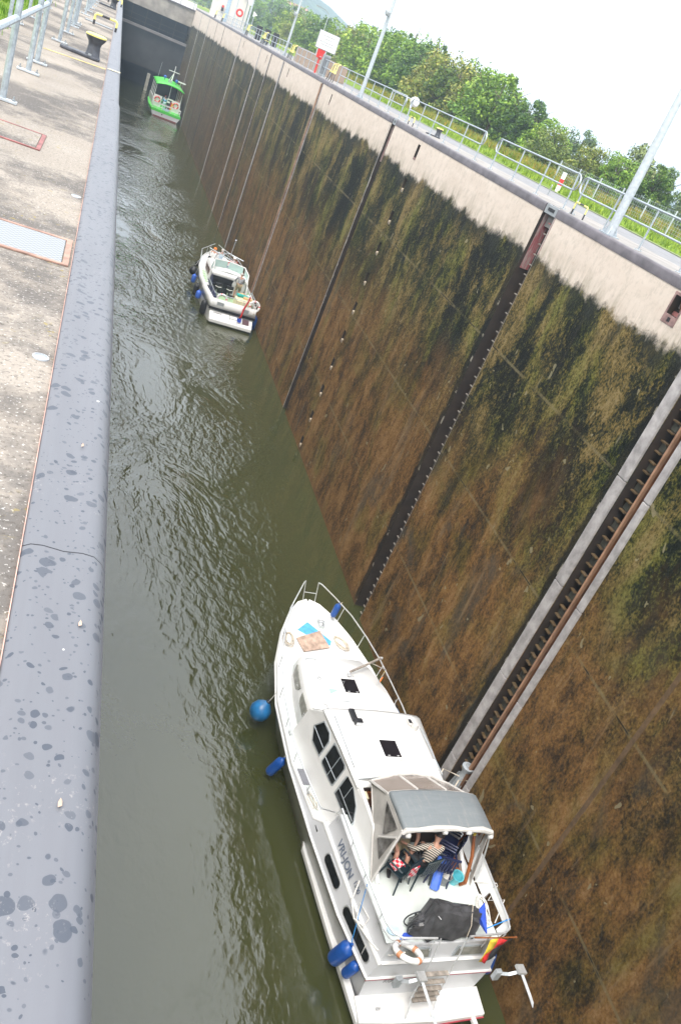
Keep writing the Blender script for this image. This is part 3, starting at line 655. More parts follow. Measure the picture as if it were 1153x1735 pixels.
# grass tufts beyond the near quay
def tufts(name, spots, m, kind='stuff', h=(.05, .13), w_=.008, per=16):
    b = MB(); rn = random.Random(len(spots))
    for (x, y, z) in spots:
        for k in range(per):
            a = rn.uniform(0, 6.28); px, py = x+rn.gauss(0, .09), y+rn.gauss(0, .12); hh = rn.uniform(*h); lx, ly = rn.gauss(0, .3)*hh, rn.gauss(0, .3)*hh
            dx, dy = w_*math.cos(a), w_*math.sin(a)
            b.add([(px-dx, py-dy, z), (px+dx, py+dy, z), (px+lx, py+ly, z+hh)], [(0, 1, 2)])
    o = b.build(name, m); return struct(o, kind)
tufts('grass', [(random.uniform(-2.6, -1.3), random.uniform(11, 24), 0) for _ in range(420)], M_['leafA'])
tufts('wild_flowers', [(random.uniform(24, 31.5), random.uniform(36, 120), 0) for _ in range(1500)], mat_leaf('ochre_wild_flowers', (.12, .20, .03), (.26, .28, .04), (.46, .27, .05)), h=(.25, .6), w_=.05, per=9)
tufts('verge_grass', [(random.uniform(17.8, 25), random.uniform(20, 70), 0) for _ in range(1500)], mat_leaf('verge_blades', (.12, .20, .02), (.24, .34, .04), (.34, .42, .06)), h=(.08, .25), w_=.03, per=8)

# ------------------------------------------------------------------ far quay furniture
GR = 'galvanised railings along the far quay'
def rl(y0, y1, lab, **k):
    n = max(1, round((y1-y0)/1.87)); return railing('steel_railing', lab, 12.68, [y0+(y1-y0)*i/n for i in range(n+1)], 1.0, .024, group=GR, **k)
rl(9.5, 22.35, 'far quay railing nearest the camera, running off the right edge past the lamp post', loops=[(22.3, 1)])
rl(22.95, 28.75, 'far quay railing with looped ends between the first ladder shaft and the marker post', loops=[(23.0, -1), (28.7, 1)])
rl(30.35, 39.3, 'far quay railing with looped ends behind the yellow-topped bollard', loops=[(30.4, -1), (39.2, 1)])
rl(40.4, 54, 'far quay railing section behind the second lamp post', loops=[(40.5, -1)])
rl(56.5, 69, 'far quay railing section passing the white sign')
rl(72, 96, 'far quay railing section beyond the brown container and third lamp post')
rl(99, 134, 'most distant far quay railing leading to the control building')
def lamp(x, y, lab, r=.11, h=9, extra=None):
    t = thing('lamp_post', lab, 'lamp post', (x, y, 0), 0, 'grey lamp posts on the far quay')
    b = MB(); b.lathe([(r, 0), (r*.98, 1.2), (r*.75, h*.55), (r*.45, h)], n=14); b.build('pole', M_['galv2'], t, smooth=60)
    b = MB(); b.box(-.2, .2, -.2, .2, .003, .03)
    for a in range(4):
        c, s = math.cos(a*math.pi/2+.8), math.sin(a*math.pi/2+.8); b.add([(c*r*.8, s*r*.8, .03), (c*.2, s*.2, .03), (c*r*.8, s*r*.8, .28), (c*r*.8-s*.01, s*r*.8+c*.01, .03), (c*.2-s*.01, s*.2+c*.01, .03), (c*r*.8-s*.01, s*r*.8+c*.01, .28)], [(0, 1, 2), (5, 4, 3), (0, 3, 4, 1), (1, 4, 5, 2), (0, 2, 5, 3)])
    b.build('base_plate', M_['galv'], t)
    b = MB(); b.tube([(0, 0, h-.05), (-.6, 0, h+.25), (-1.3, 0, h+.3)], .045, 8); b.obox((-1.6, 0, h+.3), (.7, .3, .14)); b.build('lamp_head', M_['graybox'], t)
    if extra: b = MB(); b.obox((-.14, -.1, extra), (.2, .35, .2), (.3, 0, 0)); b.lathe([(.09, 0), (.09, .16), (.05, .18)], (-.16, -.4, extra-.05), 10, 'y'); b.build('camera_box', M_['graybox'], t, bevel=.01)
    return t
lamp(12.52, 19.9, 'large grey lamp post nearest on the far quay, at the right edge', .115)
lamp(12.55, 47.6, 'grey lamp post with small camera box, rising before the bushes', .11, 9, 4.05)
lamp(12.75, 74.3, 'thin grey lamp post with camera left of the white sign', .10, 9, 3.0)
lamp(13.0, 103, 'slim distant lamp post between the control building and the third post', .10)
lamp(13.2, 118, 'slim distant lamp post right of the control building', .08)
lamp(26, 128, 'thin far street lamp standing among the distant greenery', .08, 6)
# sign, life buoy stand, cabinets
t = thing('notice_sign', 'white rectangular notice board on a thin pole above the far railing', 'sign', (12.75, 60, 0))
b = MB(); b.tube([(0, 0, 0), (0, 0, 1.7)], .035, 8); b.build('pole', M_['galv2'], t, smooth=True)
b = MB(); b.box(-.75, .55, -.06, -.035, 1.45, 2.42); bd = b.build('board', M_['signwhite'], t, bevel=.02)
b = MB(); b.box(-.79, .59, -.034, -.02, 1.41, 2.46); b.build('board_back', M_['graybox'], t)
for z, a, c in ((2.22, -.5, .3), (2.05, -.35, .15), (1.86, -.6, .4), (1.72, -.45, .35)):
    b = MB(); n = 9
    for i in range(n):
        x0 = a+(c-a)*i/n; b.box(x0, x0+(c-a)/n*.72, -.066, -.0605, z-.03, z+.03)
    b.build('faded_print_line', M_['letter2'], bd)
t = thing('lifebuoy_stand', 'red lifebuoy holder on a red post left of the white sign', 'lifebuoy stand', (12.72, 61.2, 0))
b = MB(); b.box(-.05, .05, -.05, .05, 0, 1.0); b.build('post', M_['red'], t)
b = MB(); b.prism([(-.22, .9), (.2, .85), (.26, 1.5), (.1, 1.95), (-.16, 1.9), (-.26, 1.4)], 'y', -.12, .12); b.build('holder', M_['red'], t, bevel=.04)
t = thing('control_cabinet', 'grey upright cabinet beside the white sign on the far quay', 'cabinet', (12.75, 59.2, 0))
b = MB(); b.box(-.22, .22, -.2, .2, 0, 1.25); b.build('body', M_['graybox'], t, bevel=.02)
b = MB(); b.box(-.18, .18, -.215, -.201, .15, 1.15); b.build('door', plain('dark_grey_cabinet_door', (.16, .17, .18), .5), t)
b = MB(); b.box(13.4, 15.2, 63, 73.5, 0, 1.05); q = b.build('site_container', plain('brown_panel', (.32, .24, .18), .8)); tag(q, 'long brown box stored beyond the railing left of the red lifebuoy stand', 'container')
t = thing('lifebuoy_stand', 'small distant red lifebuoy holder near the control building', 'lifebuoy stand', (13, 112, 0))
b = MB(); b.tube([(0, 0, 0), (0, 0, 1.3)], .05, 6); b.build('post', M_['galv2'], t)
b = MB(); b.tube(arc((0, 0, 1.7), .33, 0, 324, 9, 'xz'), .11, 8, closed=True); b.build('lifebuoy', M_['red'], t, smooth=True)
for x, y, h, lab in ((13.4, 108, 3.2, 'distant white oval sign on a pole above the far railing'), (13.6, 104, 2.2, 'small distant white triangular sign on a pole')):
    t = thing('traffic_sign', lab, 'sign', (x, y, 0)); b = MB(); b.tube([(0, 0, 0), (0, 0, h)], .04, 6); b.build('pole', M_['galv2'], t)
    b = MB(); b.lathe([(.0, -.02), (.32, -.02), (.32, .02), (0, .02)], (0, -.08, h-.1), 3 if h < 3 else 16, 'y'); b.build('plate', M_['signwhite'], t)
for x, y in ((13.6, 99),):
    for k, (dx, lab) in enumerate(((0, 'first of the three dark equipment boxes on the distant far quay'), (.9, 'middle one of the three dark equipment boxes on the distant far quay'), (1.8, 'last of the three dark equipment boxes on the distant far quay'))):
        b = MB(); b.box(x+dx, x+dx+.55, y, y+.6, 0, 1.3); o = b.build('equipment_box', M_['blackcloth'], bevel=.03); tag(o, lab, 'box', 'dark equipment boxes')
b = MB(); b.lathe([(0, -.25), (.28, -.15), (.3, .05), (.2, .25), (0, .3)], (18.6, 98, .35), 12); tag(b.build('orange_marker_ball', M_['orange']), 'small orange marker behind the distant far railing', 'marker')
t = thing('flood_light', 'round white floodlight on a horizontal arm behind the far railing', 'floodlight', (13.4, 41.6, 0))
b = MB(); b.tube([(0, 0, 0), (0, 0, .95)], .03, 6); b.tube([(0, 0, .95), (0, 3.6, .95)], .025, 6); b.tube([(0, 3.6, 0), (0, 3.6, .95)], .03, 6); b.build('arm', M_['galv2'], t)
b = MB(); b.lathe([(0, -.2), (.14, -.16), (.22, 0), (.2, .14), (.08, .2), (0, .21)], (0, -.35, .9), 16, 'y'); b.build('lamp_housing', M_['signwhite'], t, smooth=True)
def marker(x, y, lab):
    t = thing('marker_post', lab, 'marker post', (x, y, 0))
    for i, mt in enumerate(('signwhite', 'red', 'signwhite')):
        b = MB(); b.box(-.07, .07, -.05, .05, .26*i, .26*(i+1)); b.build('band', M_[mt], t)
marker(17.9, 33.5, 'small red and white marker post at the grass edge beyond the path')
b = MB(); b.tube([(14.5, 27.6, 0), (14.5, 27.6, .3), (14.55, 27.7, .34)], .02, 6); tag(b.build('water_tap', M_['graybox']), 'tiny grey standpipe on the path edge across the lock', 'standpipe')
t = thing('mesh_fence', 'low wire mesh fence on posts at the right edge beyond the grass', 'fence', (24.5, 30, 0))
for i in range(8):
    b = MB(); b.tube([(0, 2.4*i, 0), (0, 2.4*i, 1.15)], .035, 6); b.build('fence_post', M_['galv2'], t)
b = MB()
for k in range(90): b.tube([(0, .19*k, .05), (0, .19*k, 1.1)], .006, 3)
for k in range(8): b.tube([(0, 0, .08+.145*k), (0, 17, .08+.145*k)], .006, 3)
b.build('wire_mesh', M_['galv'], t)

# ------------------------------------------------------------------ bushes and trees
def crown_mesh(name, seed, rx, ry, h, n, leaf, m, trunk=True, gaps=.0, spiky=0):
    rn = random.Random(seed); b = MB(); cl = []
    for _ in range(int(n/95)):
        while True:
            p = Vector((rn.uniform(-1, 1), rn.uniform(-1, 1), rn.uniform(0, 1)))
            if p.x**2+p.y**2+(p.z*.98)**2 < 1 and p.length > .35*rn.random(): break
        cl.append(Vector((p.x*rx, p.y*ry, .06*h+p.z*h*(.88+.12*rn.random()))))
    for c in cl:
        s = rn.uniform(.45, 1.0)*min(rx, h)*.24
        for _ in range(95):
            d = Vector((rn.gauss(0, 1), rn.gauss(0, 1), rn.gauss(0, .9))).normalized()*s*rn.uniform(.55, 1.15); p = c+d; p.z = max(p.z, .02)
            nrm = (d.normalized()+Vector((rn.gauss(0, .5), rn.gauss(0, .5), rn.gauss(0, .5)+.4))).normalized()
            u = nrm.orthogonal().normalized(); u.rotate(Matrix.Rotation(rn.uniform(0, 6.28), 3, nrm)); v = nrm.cross(u); L = leaf*rn.uniform(.6, 1.3)
            b.add([p-u*L, p+v*L*.5, p+u*L, p-v*L*.5], [(0, 1, 2, 3)])
    for _ in range(spiky):
        c = rn.choice(cl); top = c+Vector((rn.gauss(0, .2), rn.gauss(0, .2), rn.uniform(.5, 1.1)*h*.2))
        for _ in range(22):
            f = rn.random(); p = c.lerp(top, f)+Vector((rn.gauss(0, .1), rn.gauss(0, .1), 0)); L = leaf*.8; u = Vector((rn.gauss(0, 1), rn.gauss(0, 1), rn.gauss(0, 1))).normalized()*L; v = u.orthogonal()*.5
            b.add([p-u, p+v, p+u, p-v], [(0, 1, 2, 3)])
    me = bpy.data.meshes.new(name); me.from_pydata(b.v, [], b.f); me.materials.append(m)
    t = MB(); t.tube([(0, 0, -.1), (.05, 0, h*.25), (-.05, .05, h*.55), (0, 0, h*.85)], [.10*h/4, .08*h/4, .05*h/4, .02*h/4], 7)
    for k in range(9):
        a = k*2.4; f = rn.uniform(.2, .7); t.tube([(0, 0, h*f), (rx*.4*math.cos(a), ry*.4*math.sin(a), h*(f+.12)), (rx*.8*math.cos(a), ry*.8*math.sin(a), h*(f+.3))], [.04, .03, .012], 5)
    to = t.build('trunk', M_['bark']); tm = to.data; bpy.data.objects.remove(to)
    return me, tm
protos = [crown_mesh('crown', 1, 2.6, 2.6, 4.2, 6600, .13, M_['leafA']), crown_mesh('crown', 2, 2.3, 2.6, 4.6, 6600, .12, M_['leafB'], spiky=14),
          crown_mesh('crown', 3, 2.9, 2.7, 3.9, 6600, .12, M_['leafC'], spiky=10), crown_mesh('crown', 4, 2.5, 2.5, 4.0, 6200, .13, M_['leafD']),
          crown_mesh('crown', 5, 2.2, 2.2, 5.2, 6000, .12, M_['leafA'], spiky=18), crown_mesh('crown', 6, 1.2, 1.2, 5.4, 1300, .10, M_['leafB'], spiky=10)]
KW = ['bright green bush', 'dark green tree', 'olive brown bush', 'grey-green willow bush', 'tall yellow-green tree', 'thin sparse young tree']
ORD = 'first second third fourth fifth sixth seventh eighth ninth tenth eleventh twelfth thirteenth fourteenth fifteenth sixteenth seventeenth eighteenth nineteenth twentieth twenty-first twenty-second twenty-third twenty-fourth twenty-fifth twenty-sixth twenty-seventh twenty-eighth twenty-ninth thirtieth thirty-first thirty-second thirty-third thirty-fourth thirty-fifth thirty-sixth thirty-seventh thirty-eighth thirty-ninth fortieth forty-first forty-second forty-third forty-fourth'.split()
cnt = {}
def bush(k, x, y, s, rz, back=False):
    key = (k, back); cnt[key] = cnt.get(key, 0)+1
    row = 'behind the first row' if back else 'along the wild flower strip'
    t = thing('bush' if k in (0, 2, 3) else 'tree', '%s, %s of its kind from the right %s' % (KW[k], ORD[cnt[key]-1], row), 'bush' if k in (0, 2, 3) else 'tree', (x, y, -.02), rz, 'bushes beyond the far quay')
    t.scale = (s*1.22, s*1.22, s*1.25)
    for nm, me in (('crown', protos[k][0]), ('trunk', protos[k][1])):
        o = bpy.data.objects.new(nm, me); C.objects.link(o); o.parent = t
rn = random.Random(11)
seq = [(3, 39, 44, .95), (0, 37.5, 48.5, .72), (3, 41, 54, .98), (1, 38, 58, .62), (0, 36, 60, .60), (2, 35, 62.5, .6), (3, 40, 64, .86), (2, 33.5, 66.5, .62), (0, 35, 71, .72), (1, 34, 74, .8), (0, 32.5, 78, 1.10), (0, 33.5, 83, 1.05), (2, 34, 88, 1.08), (1, 33, 91, 1.0), (2, 33, 95, 1.22), (2, 34, 100, 1.2), (1, 32.5, 104, 1.1), (4, 33.5, 109, 1.12), (0, 33, 115, 1.35), (4, 33.5, 122, 1.1), (0, 33, 130, 1.35), (2, 33, 139, 1.25), (0, 33, 148, 1.25), (1, 33, 158, 1.2), (0, 33, 170, 1.3), (2, 33, 184, 1.2), (0, 34, 200, 1.2), (1, 34, 215, 1.2)]
for k, x, y, s in seq: bush(k, x, y, s, rn.uniform(0, 6))
for k, x, y, s in [(5, 33.5, 112, 1.3), (5, 35.5, 107, 1.3), (3, 46, 60, 1.0), (1, 45, 70, .72), (3, 44, 82, .85), (1, 42, 92, 1.0), (0, 41, 104, 1.35), (4, 41, 126, 1.3), (1, 40, 142, 1.5), (0, 42, 165, 1.6), (1, 40, 240, 1.6), (0, 34, 260, 1.4), (2, 30, 290, 1.5), (1, 36, 320, 1.8), (0, 28, 350, 1.7), (1, 22, 380, 1.8), (0, 14, 400, 1.7), (4, 44, 300, 2.0), (1, 60, 90, .9), (0, 52, 300, 2.2), (3, 53, 72, .9)]:
    bush(k, x, y, s, rn.uniform(0, 6), True)
# houses on the hill
for k, (a, d, w_, lab) in enumerate(((9.1, 600, 7, 'small pale house with red roof on the far wooded hill, left one'), (9.8, 610, 9, 'small pale house with red roof on the far wooded hill, right one'), (12.3, 640, 6, 'tiny white house at the foot of the hazy hill'))):
    x, y = d*math.sin(R(a)), d*math.cos(R(a)); zz = CAMH+d*math.tan(R(1.55 if k < 2 else .75))
    t = thing('hillside_house', lab, 'house', (x, y, zz), -R(a)); b = MB(); b.box(-w_/2, w_/2, -4, 4, -3, 2.0); b.build('wall', M_['building'], t)
    b = MB(); b.prism([(-4.5, 2.0), (4.5, 2.0), (0, 3.8)], 'x', -w_/2-.4, w_/2+.4); b.build('roof', plain('red_tiles', (.35, .14, .09), .8), t)
#@@END_QUAYS

#@@BOATS
# ------------------------------------------------------------------ people
def person(label, loc, rz, J, shirt, pants, hair, sleeves=True, shorts=False, cap=None, group=None, shoes='blackcloth', parentm=None, skin='skin'):
    """J: joint positions relative to loc. keys pelvis chest neck head shL elL haL shR elR haR hiL knL anL toL hiR knR anR toR"""
    t = thing('person', label, 'person', loc, rz, group)
    def skinned(name, pts, edges, rad, mat, lev=2):
        me = bpy.data.meshes.new(name); me.from_pydata(pts, edges, [])
        o = bpy.data.objects.new(name, me); C.objects.link(o); o.parent = t
        k = o.modifiers.new('skin', 'SKIN'); k.use_smooth_shade = True; k.branch_smoothing = .5
        for i, r in enumerate(rad): me.skin_vertices[0].data[i].radius = (r, r)
        me.skin_vertices[0].data[0].use_root = True
        q = o.modifiers.new('sub', 'SUBSURF'); q.levels = lev; q.render_levels = lev
        me.materials.append(M_[mat]); return o
    V = {k: Vector(p) for k, p in J.items()}
    order = []; idx = {}; pts = []; rad = []; ed = []
    def add(k, p, r, par=None):
        idx[k] = len(pts); pts.append(tuple(p)); rad.append(r)
        if par is not None: ed.append((idx[par], idx[k]))
    add('pelvis', V['pelvis'], .135); add('waist', V['pelvis'].lerp(V['chest'], .5), .12, 'pelvis'); add('chest', V['chest'], .15, 'waist'); add('neck', V['neck'], .055, 'chest')
    hd = V['head']-V['neck']; add('jaw', V['neck']+hd*.45, .075, 'neck'); add('skull', V['neck']+hd*1.0, .098, 'jaw'); add('crown', V['neck']+hd*1.35, .07, 'skull')
    for s in 'LR':
        add('sh'+s, V['sh'+s], .062, 'chest'); add('el'+s, V['el'+s], .043, 'sh'+s); add('wr'+s, V['el'+s].lerp(V['ha'+s], .82), .028, 'el'+s); add('ha'+s, V['ha'+s], .034, 'wr'+s)
        d = (V['ha'+s]-V['el'+s]).normalized(); side = d.cross(Vector((0, 0, 1)));
        if side.length < .1: side = Vector((1, 0, 0))
        side.normalize(); up = side.cross(d)
        for f in range(4):
            L = (.075, .088, .082, .064)[f]; o_ = side*(-.027+.018*f); a = V['ha'+s]+d*.03+o_
            add('f%d%s' % (f, s), a, .0095, 'ha'+s); add('g%d%s' % (f, s), a+d*L*.55, .009, 'f%d%s' % (f, s)); add('h%d%s' % (f, s), a+d*L*.8-up*L*.35, .008, 'g%d%s' % (f, s))
        a = V['ha'+s]-side*.034; add('t0'+s, a, .011, 'ha'+s); add('t1'+s, a-side*.02+d*.045, .0095, 't0'+s)
        add('hi'+s, V['hi'+s], .092, 'pelvis'); add('kn'+s, V['kn'+s], .058, 'hi'+s); add('cf'+s, V['kn'+s].lerp(V['an'+s], .35), .056, 'kn'+s); add('an'+s, V['an'+s], .038, 'cf'+s); add('to'+s, V['to'+s], .034, 'an'+s)
    body = skinned('body', pts, ed, rad, skin, 2)
    P = [V['pelvis']+Vector((0, 0, .05)), V['pelvis'].lerp(V['chest'], .5), V['chest'], V['neck'].lerp(V['chest'], .35)]; E_ = [(0, 1), (1, 2), (2, 3)]; r_ = [.155, .145, .172, .085]
    for s in 'LR':
        i = len(P); P += [V['sh'+s], V['sh'+s].lerp(V['el'+s], .65)]; E_ += [(2, i), (i, i+1)]; r_ += [.082, .066]
        if sleeves: P += [V['el'+s], V['el'+s].lerp(V['ha'+s], .75)]; E_ += [(i+1, i+2), (i+2, i+3)]; r_ += [.060, .046]
    skinned('shirt', [tuple(p) for p in P], E_, r_, shirt)
    P = [V['pelvis']+Vector((0, 0, .02))]; E_ = []; r_ = [.157]
    for s in 'LR':
        i = len(P); f = .85 if shorts else 1.0
        P += [V['hi'+s], V['hi'+s].lerp(V['kn'+s], f)]; E_ += [(0, i), (i, i+1)]; r_ += [.115, .085]
        if not shorts: P += [V['kn'+s].lerp(V['an'+s], .9)]; E_ += [(i+1, i+2)]; r_ += [.062]
    skinned('trousers', [tuple(p) for p in P], E_, r_, pants)
    for s in 'LR':
        b = MB(); b.tube([V['an'+s]+Vector((0, 0, -.01)), V['an'+s].lerp(V['to'+s], .5)+Vector((0, 0, .01)), V['to'+s]+(V['to'+s]-V['an'+s])*.25], [.045, .05, .032], 8); b.build('shoe', M_[shoes], t, smooth=True)
    h = hd.normalized(); c = V['neck']+hd*1.12; face = Vector(J.get('face', (0, 1, 0))).normalized()
    b = MB(); q = h.to_track_quat('Z', 'Y'); Mx = Matrix.Translation(c-face*.018) @ q.to_matrix().to_4x4(); b.x = Mx
    b.lathe([(.107, -.03), (.112, .02), (.10, .07), (.06, .105), (0, .118)], n=14); b.build('hair' if not cap else 'cap', M_[cap or hair], t, smooth=True)
    hc = V['neck']+hd*.85; rt = face.cross(h).normalized()
    b = MB(); b.tube([hc+face*.085+h*.02, hc+face*.118-h*.012, hc+face*.095-h*.03], [.008, .014, .009], 6); b.build('nose', M_[skin], body, smooth=True)
    for s in (-1, 1):
        b = MB(); b.lathe([(0, -.012), (.011, -.006), (.013, 0), (.011, .006), (0, .012)], tuple(hc+face*.092+rt*.034*s+h*.022), 8); b.build('eye', M_['black'], body)
        b = MB(); b.lathe([(0, -.03), (.012, -.015), (.014, .01), (0, .03)], tuple(hc+rt*.10*s), 8); b.build('ear', M_[skin], body, smooth=True)
    b = MB(); b.tube([hc+face*.096-h*.05-rt*.025, hc+face*.102-h*.052, hc+face*.096-h*.05+rt*.025], .006, 6); b.build('mouth', M_['redcloth'], body)
    return t

# ------------------------------------------------------------------ shared boat helpers
class Frame:
    def __init__(s, x, y, deg, ys=1): s.o = Vector((x, y, WL)); s.a = R(deg); s.ys = ys
    def __call__(s, x, y, z):
        y *= s.ys; return tuple(s.o+Vector((x*math.cos(s.a)-y*math.sin(s.a), x*math.sin(s.a)+y*math.cos(s.a), z)))
def hull_part(b, st, k0, k1, caps=False):
    """st rows: y, then half-section points (x,z)...; uses points k0..k1 on both sides"""
    for sgn in (-1, 1):
        b.loft([[(sgn*p[0], s[0], p[1]) for p in s[1][k0:k1+1]] for s in st], closed=False, caps=False)
def fender(F, p, L, r, m, label, tilt=(0, 0), ball=False, top=None, group='fenders', ropem='ropewhite'):
    t = thing('fender', label, 'fender', F(*p), F.a, group)
    b = MB(); rot = (R(tilt[0]), R(tilt[1]), 0)
    if ball: prof = [(0, -r), (r*.5, -r*.87), (r*.87, -r*.5), (r, 0), (r*.87, r*.5), (r*.55, r*.85), (r*.28, r*1.08), (r*.12, r*1.2)]
    else: prof = [(0, -L/2), (r*.3, -L/2), (r*.45, -L*.46), (r*.9, -L*.38), (r, -L*.3), (r, L*.3), (r*.9, L*.38), (r*.45, L*.46), (r*.3, L/2), (0, L/2)]
    b.lathe(prof, (0, 0, 0), 20, rot=rot); b.build('body', M_[m], t, smooth=60)
    e = MB(); H = (r*1.2 if ball else L/2); Mx = Euler(rot).to_matrix(); tip = Mx @ Vector((0, 0, H))
    e.lathe([(r*.2, H-.02), (r*.24, H+.02), (r*.16, H+.06), (0, H+.06)], (0, 0, 0), 10, rot=rot); e.build('eye', M_['black' if ball else m], t, smooth=True)
    if top:
        a = Vector(top)-Vector(p); l = MB(); l.tube([tuple(tip), tuple(tip.lerp(a, .5)+Vector((0, 0, -.03))), tuple(a)], .009, 6); l.build('lanyard', M_[ropem], t)
    return t
def lifebuoy(F, p, r, rot, label, m1='whitecloth', m2='orange', group='lifebuoys on the boats'):
    t = thing('lifebuoy', label, 'lifebuoy', F(*p), F.a, group); E_ = Euler(rot).to_matrix().to_4x4()
    b = MB(); b.x = E_; b.tube(arc((0, 0, 0), r, 0, 350, 35, 'xy'), r*.24, 10, closed=True); b.build('ring', M_[m1], t, smooth=True)
    wd = 8 if m2 == 'fadedorange' else 5
    for a in (20, 110, 200, 290):
        b = MB(); b.x = E_; b.tube(arc((0, 0, 0), r, a-wd, a+wd, 4, 'xy'), r*.255, 10); b.build('band', M_[m2], t, smooth=True)

    return t
def rope_coil(F, p, rx, ry, n, label, m='rope', rz=0, loc_z=.02, r=.014):
    rn = random.Random(len(label)); pts = []
    for i in range(n*14):
        a = i/14*2*math.pi; k = .62+.38*rn.random()*.4+.3*math.sin(i*.13)**2*.6; pts.append((rx*k*math.cos(a)+.05*math.sin(i*.21), ry*k*math.sin(a)+.05*math.cos(i*.17), loc_z+.010*(i//14)))
    b = MB(); b.tube(pts, r, 5); o = b.build('rope_coil', M_[m], smooth=True); o.location = F(*p); o.rotation_euler = (0, 0, F.a+rz); return tag(o, label, 'rope', 'ropes')

# ------------------------------------------------------------------ the near motor yacht
F1 = Frame(10.1, 8.35, 4.0)
Y1 = thing('motor_yacht', 'large white motor yacht nearest the camera with a grey canvas canopy over its aft deck', 'yacht', F1(0, 0, 0), F1.a, 'boats in the lock')
def yp(b, name, m, par=None, **k): return b.build(name, M_[m] if isinstance(m, str) else m, par or Y1, **k)
ST = [(.62, [(1.41, 1.42), (1.50, 1.0), (1.36, .0), (1.1, -.5), (0, -.6)]), (2.0, [(1.56, 1.42), (1.70, .98), (1.48, 0), (1.2, -.5), (0, -.65)]), (4.0, [(1.66, 1.42), (1.80, .97), (1.55, 0), (1.25, -.5), (0, -.7)]),
      (4.35, [(1.70, 1.12), (1.81, .98), (1.55, 0), (1.25, -.5), (0, -.7)]), (6, [(1.84, 1.12), (1.86, 1.02), (1.53, 0), (1.2, -.5), (0, -.7)]), (8, [(1.79, 1.24), (1.80, 1.13), (1.40, 0), (1.05, -.5), (0, -.7)]),
      (9.5, [(1.53, 1.40), (1.53, 1.29), (1.06, 0), (.75, -.5), (0, -.7)]), (10.7, [(1.14, 1.54), (1.12, 1.43), (.66, 0), (.4, -.5), (0, -.6)]), (11.5, [(.74, 1.64), (.70, 1.53), (.28, .0), (.12, -.4), (0, -.5)]),
      (11.95, [(.38, 1.69), (.34, 1.58), (.05, .1), (.02, -.3), (0, -.4)]), (12.12, [(.07, 1.70), (.05, 1.6), (.0, .4), (0, 0), (0, -.1)])]
b = MB(); hull_part(b, ST, 1, 4); s0 = ST[0]; ring = [(p[0], s0[0], p[1]) for p in s0[1][1:]]; ring2 = [(-p[0], s0[0], p[1]) for p in reversed(s0[1][1:-1])]
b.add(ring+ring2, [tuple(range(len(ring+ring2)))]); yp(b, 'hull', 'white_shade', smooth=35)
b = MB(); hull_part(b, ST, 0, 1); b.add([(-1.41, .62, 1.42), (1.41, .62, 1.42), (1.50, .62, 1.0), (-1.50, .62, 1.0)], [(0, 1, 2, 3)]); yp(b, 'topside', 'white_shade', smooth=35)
for sg in (-1, 1):
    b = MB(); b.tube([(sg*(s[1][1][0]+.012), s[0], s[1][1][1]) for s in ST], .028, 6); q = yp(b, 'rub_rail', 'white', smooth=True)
    b = MB(); b.tube([(sg*(s[1][1][0]+.018), s[0], s[1][1][1]-.035) for s in ST], .013, 5); b.build('rail_dark_strip', plain('brown_rail_strip', (.10, .07, .06), .5), q)  # thin brown strip along the lower edge of the rub rail
b = MB(); b.tube([(-1.53, .60, 1.0), (1.53, .60, 1.0)], .028, 6); q = yp(b, 'rub_rail', 'white')
b = MB(); b.tube([(-1.53, .59, .965), (1.53, .59, .965)], .014, 6); b.build('red_pinstripe', plain('dull_red_stripe', (.35, .05, .08), .5), q)
b = MB()                                             # cap / gunwale
for sg in (-1, 1): b.tube([(sg*(s[1][0][0]-.03), s[0], s[1][0][1]) for s in ST], .045, 8)
yp(b, 'gunwale', 'white', smooth=True)
b = MB(); b.loft([[(-(s[1][0][0]-.03), s[0], s[1][0][1]-.03), (s[1][0][0]-.03, s[0], s[1][0][1]-.03)] for s in ST], closed=False, caps=False); yp(b, 'deck', 'white', solid=.02)
b = MB(); b.loft([[(-x, y, z), (x, y, z)] for y, x, z in ((9.0, 1.15, 1.345), (10.0, 1.1, 1.425), (10.7, .86, 1.53), (11.2, .6, 1.585), (11.42, .3, 1.61))], closed=False, caps=False); yp(b, 'foredeck_nonslip', 'offwhite')
for sg in (-1, 1):
    b = MB(); b.loft([[(sg*1.40, y, z), (sg*(xo-.12), y, z)] for y, xo, z in ((4.5, 1.7, 1.103), (6, 1.84, 1.103), (8, 1.79, 1.223))], closed=False, caps=False); yp(b, 'side_deck_nonslip', 'offwhite')
# swim platform and side step
b = MB(); b.prism([(-1.57, .10), (-.8, .03), (.3, -.02), (1.44, .04), (1.52, .64), (-1.50, .64)], 'z', .24, .36); q = yp(b, 'swim_platform', 'white', bevel=.02)
b = MB(); b.tube([(-1.58, .09, .25), (-.8, .02, .25), (.3, -.03, .25), (1.45, .03, .25)], .016, 6); b.build('red_edge_strip', plain('red_edge', (.40, .05, .07), .5), q)
b = MB(); b.box(1.12, 1.22, -.12, .03, .2, .3); b.build('platform_bracket', M_['white'], q, bevel=.01)
b = MB(); b.box(-1.12, -1.06, .28, .34, .362, .42); b.box(-1.15, -1.03, .3, .32, .42, .44); b.build('cleat', M_['steel'], q)
b = MB(); b.prism([(-1.585, .10), (-1.45, .62), (-1.45, 4.45), (-1.56, 4.55), (-1.70, 4.2), (-1.66, 2.0)], 'z', .16, .30); yp(b, 'side_step', 'white', bevel=.02)
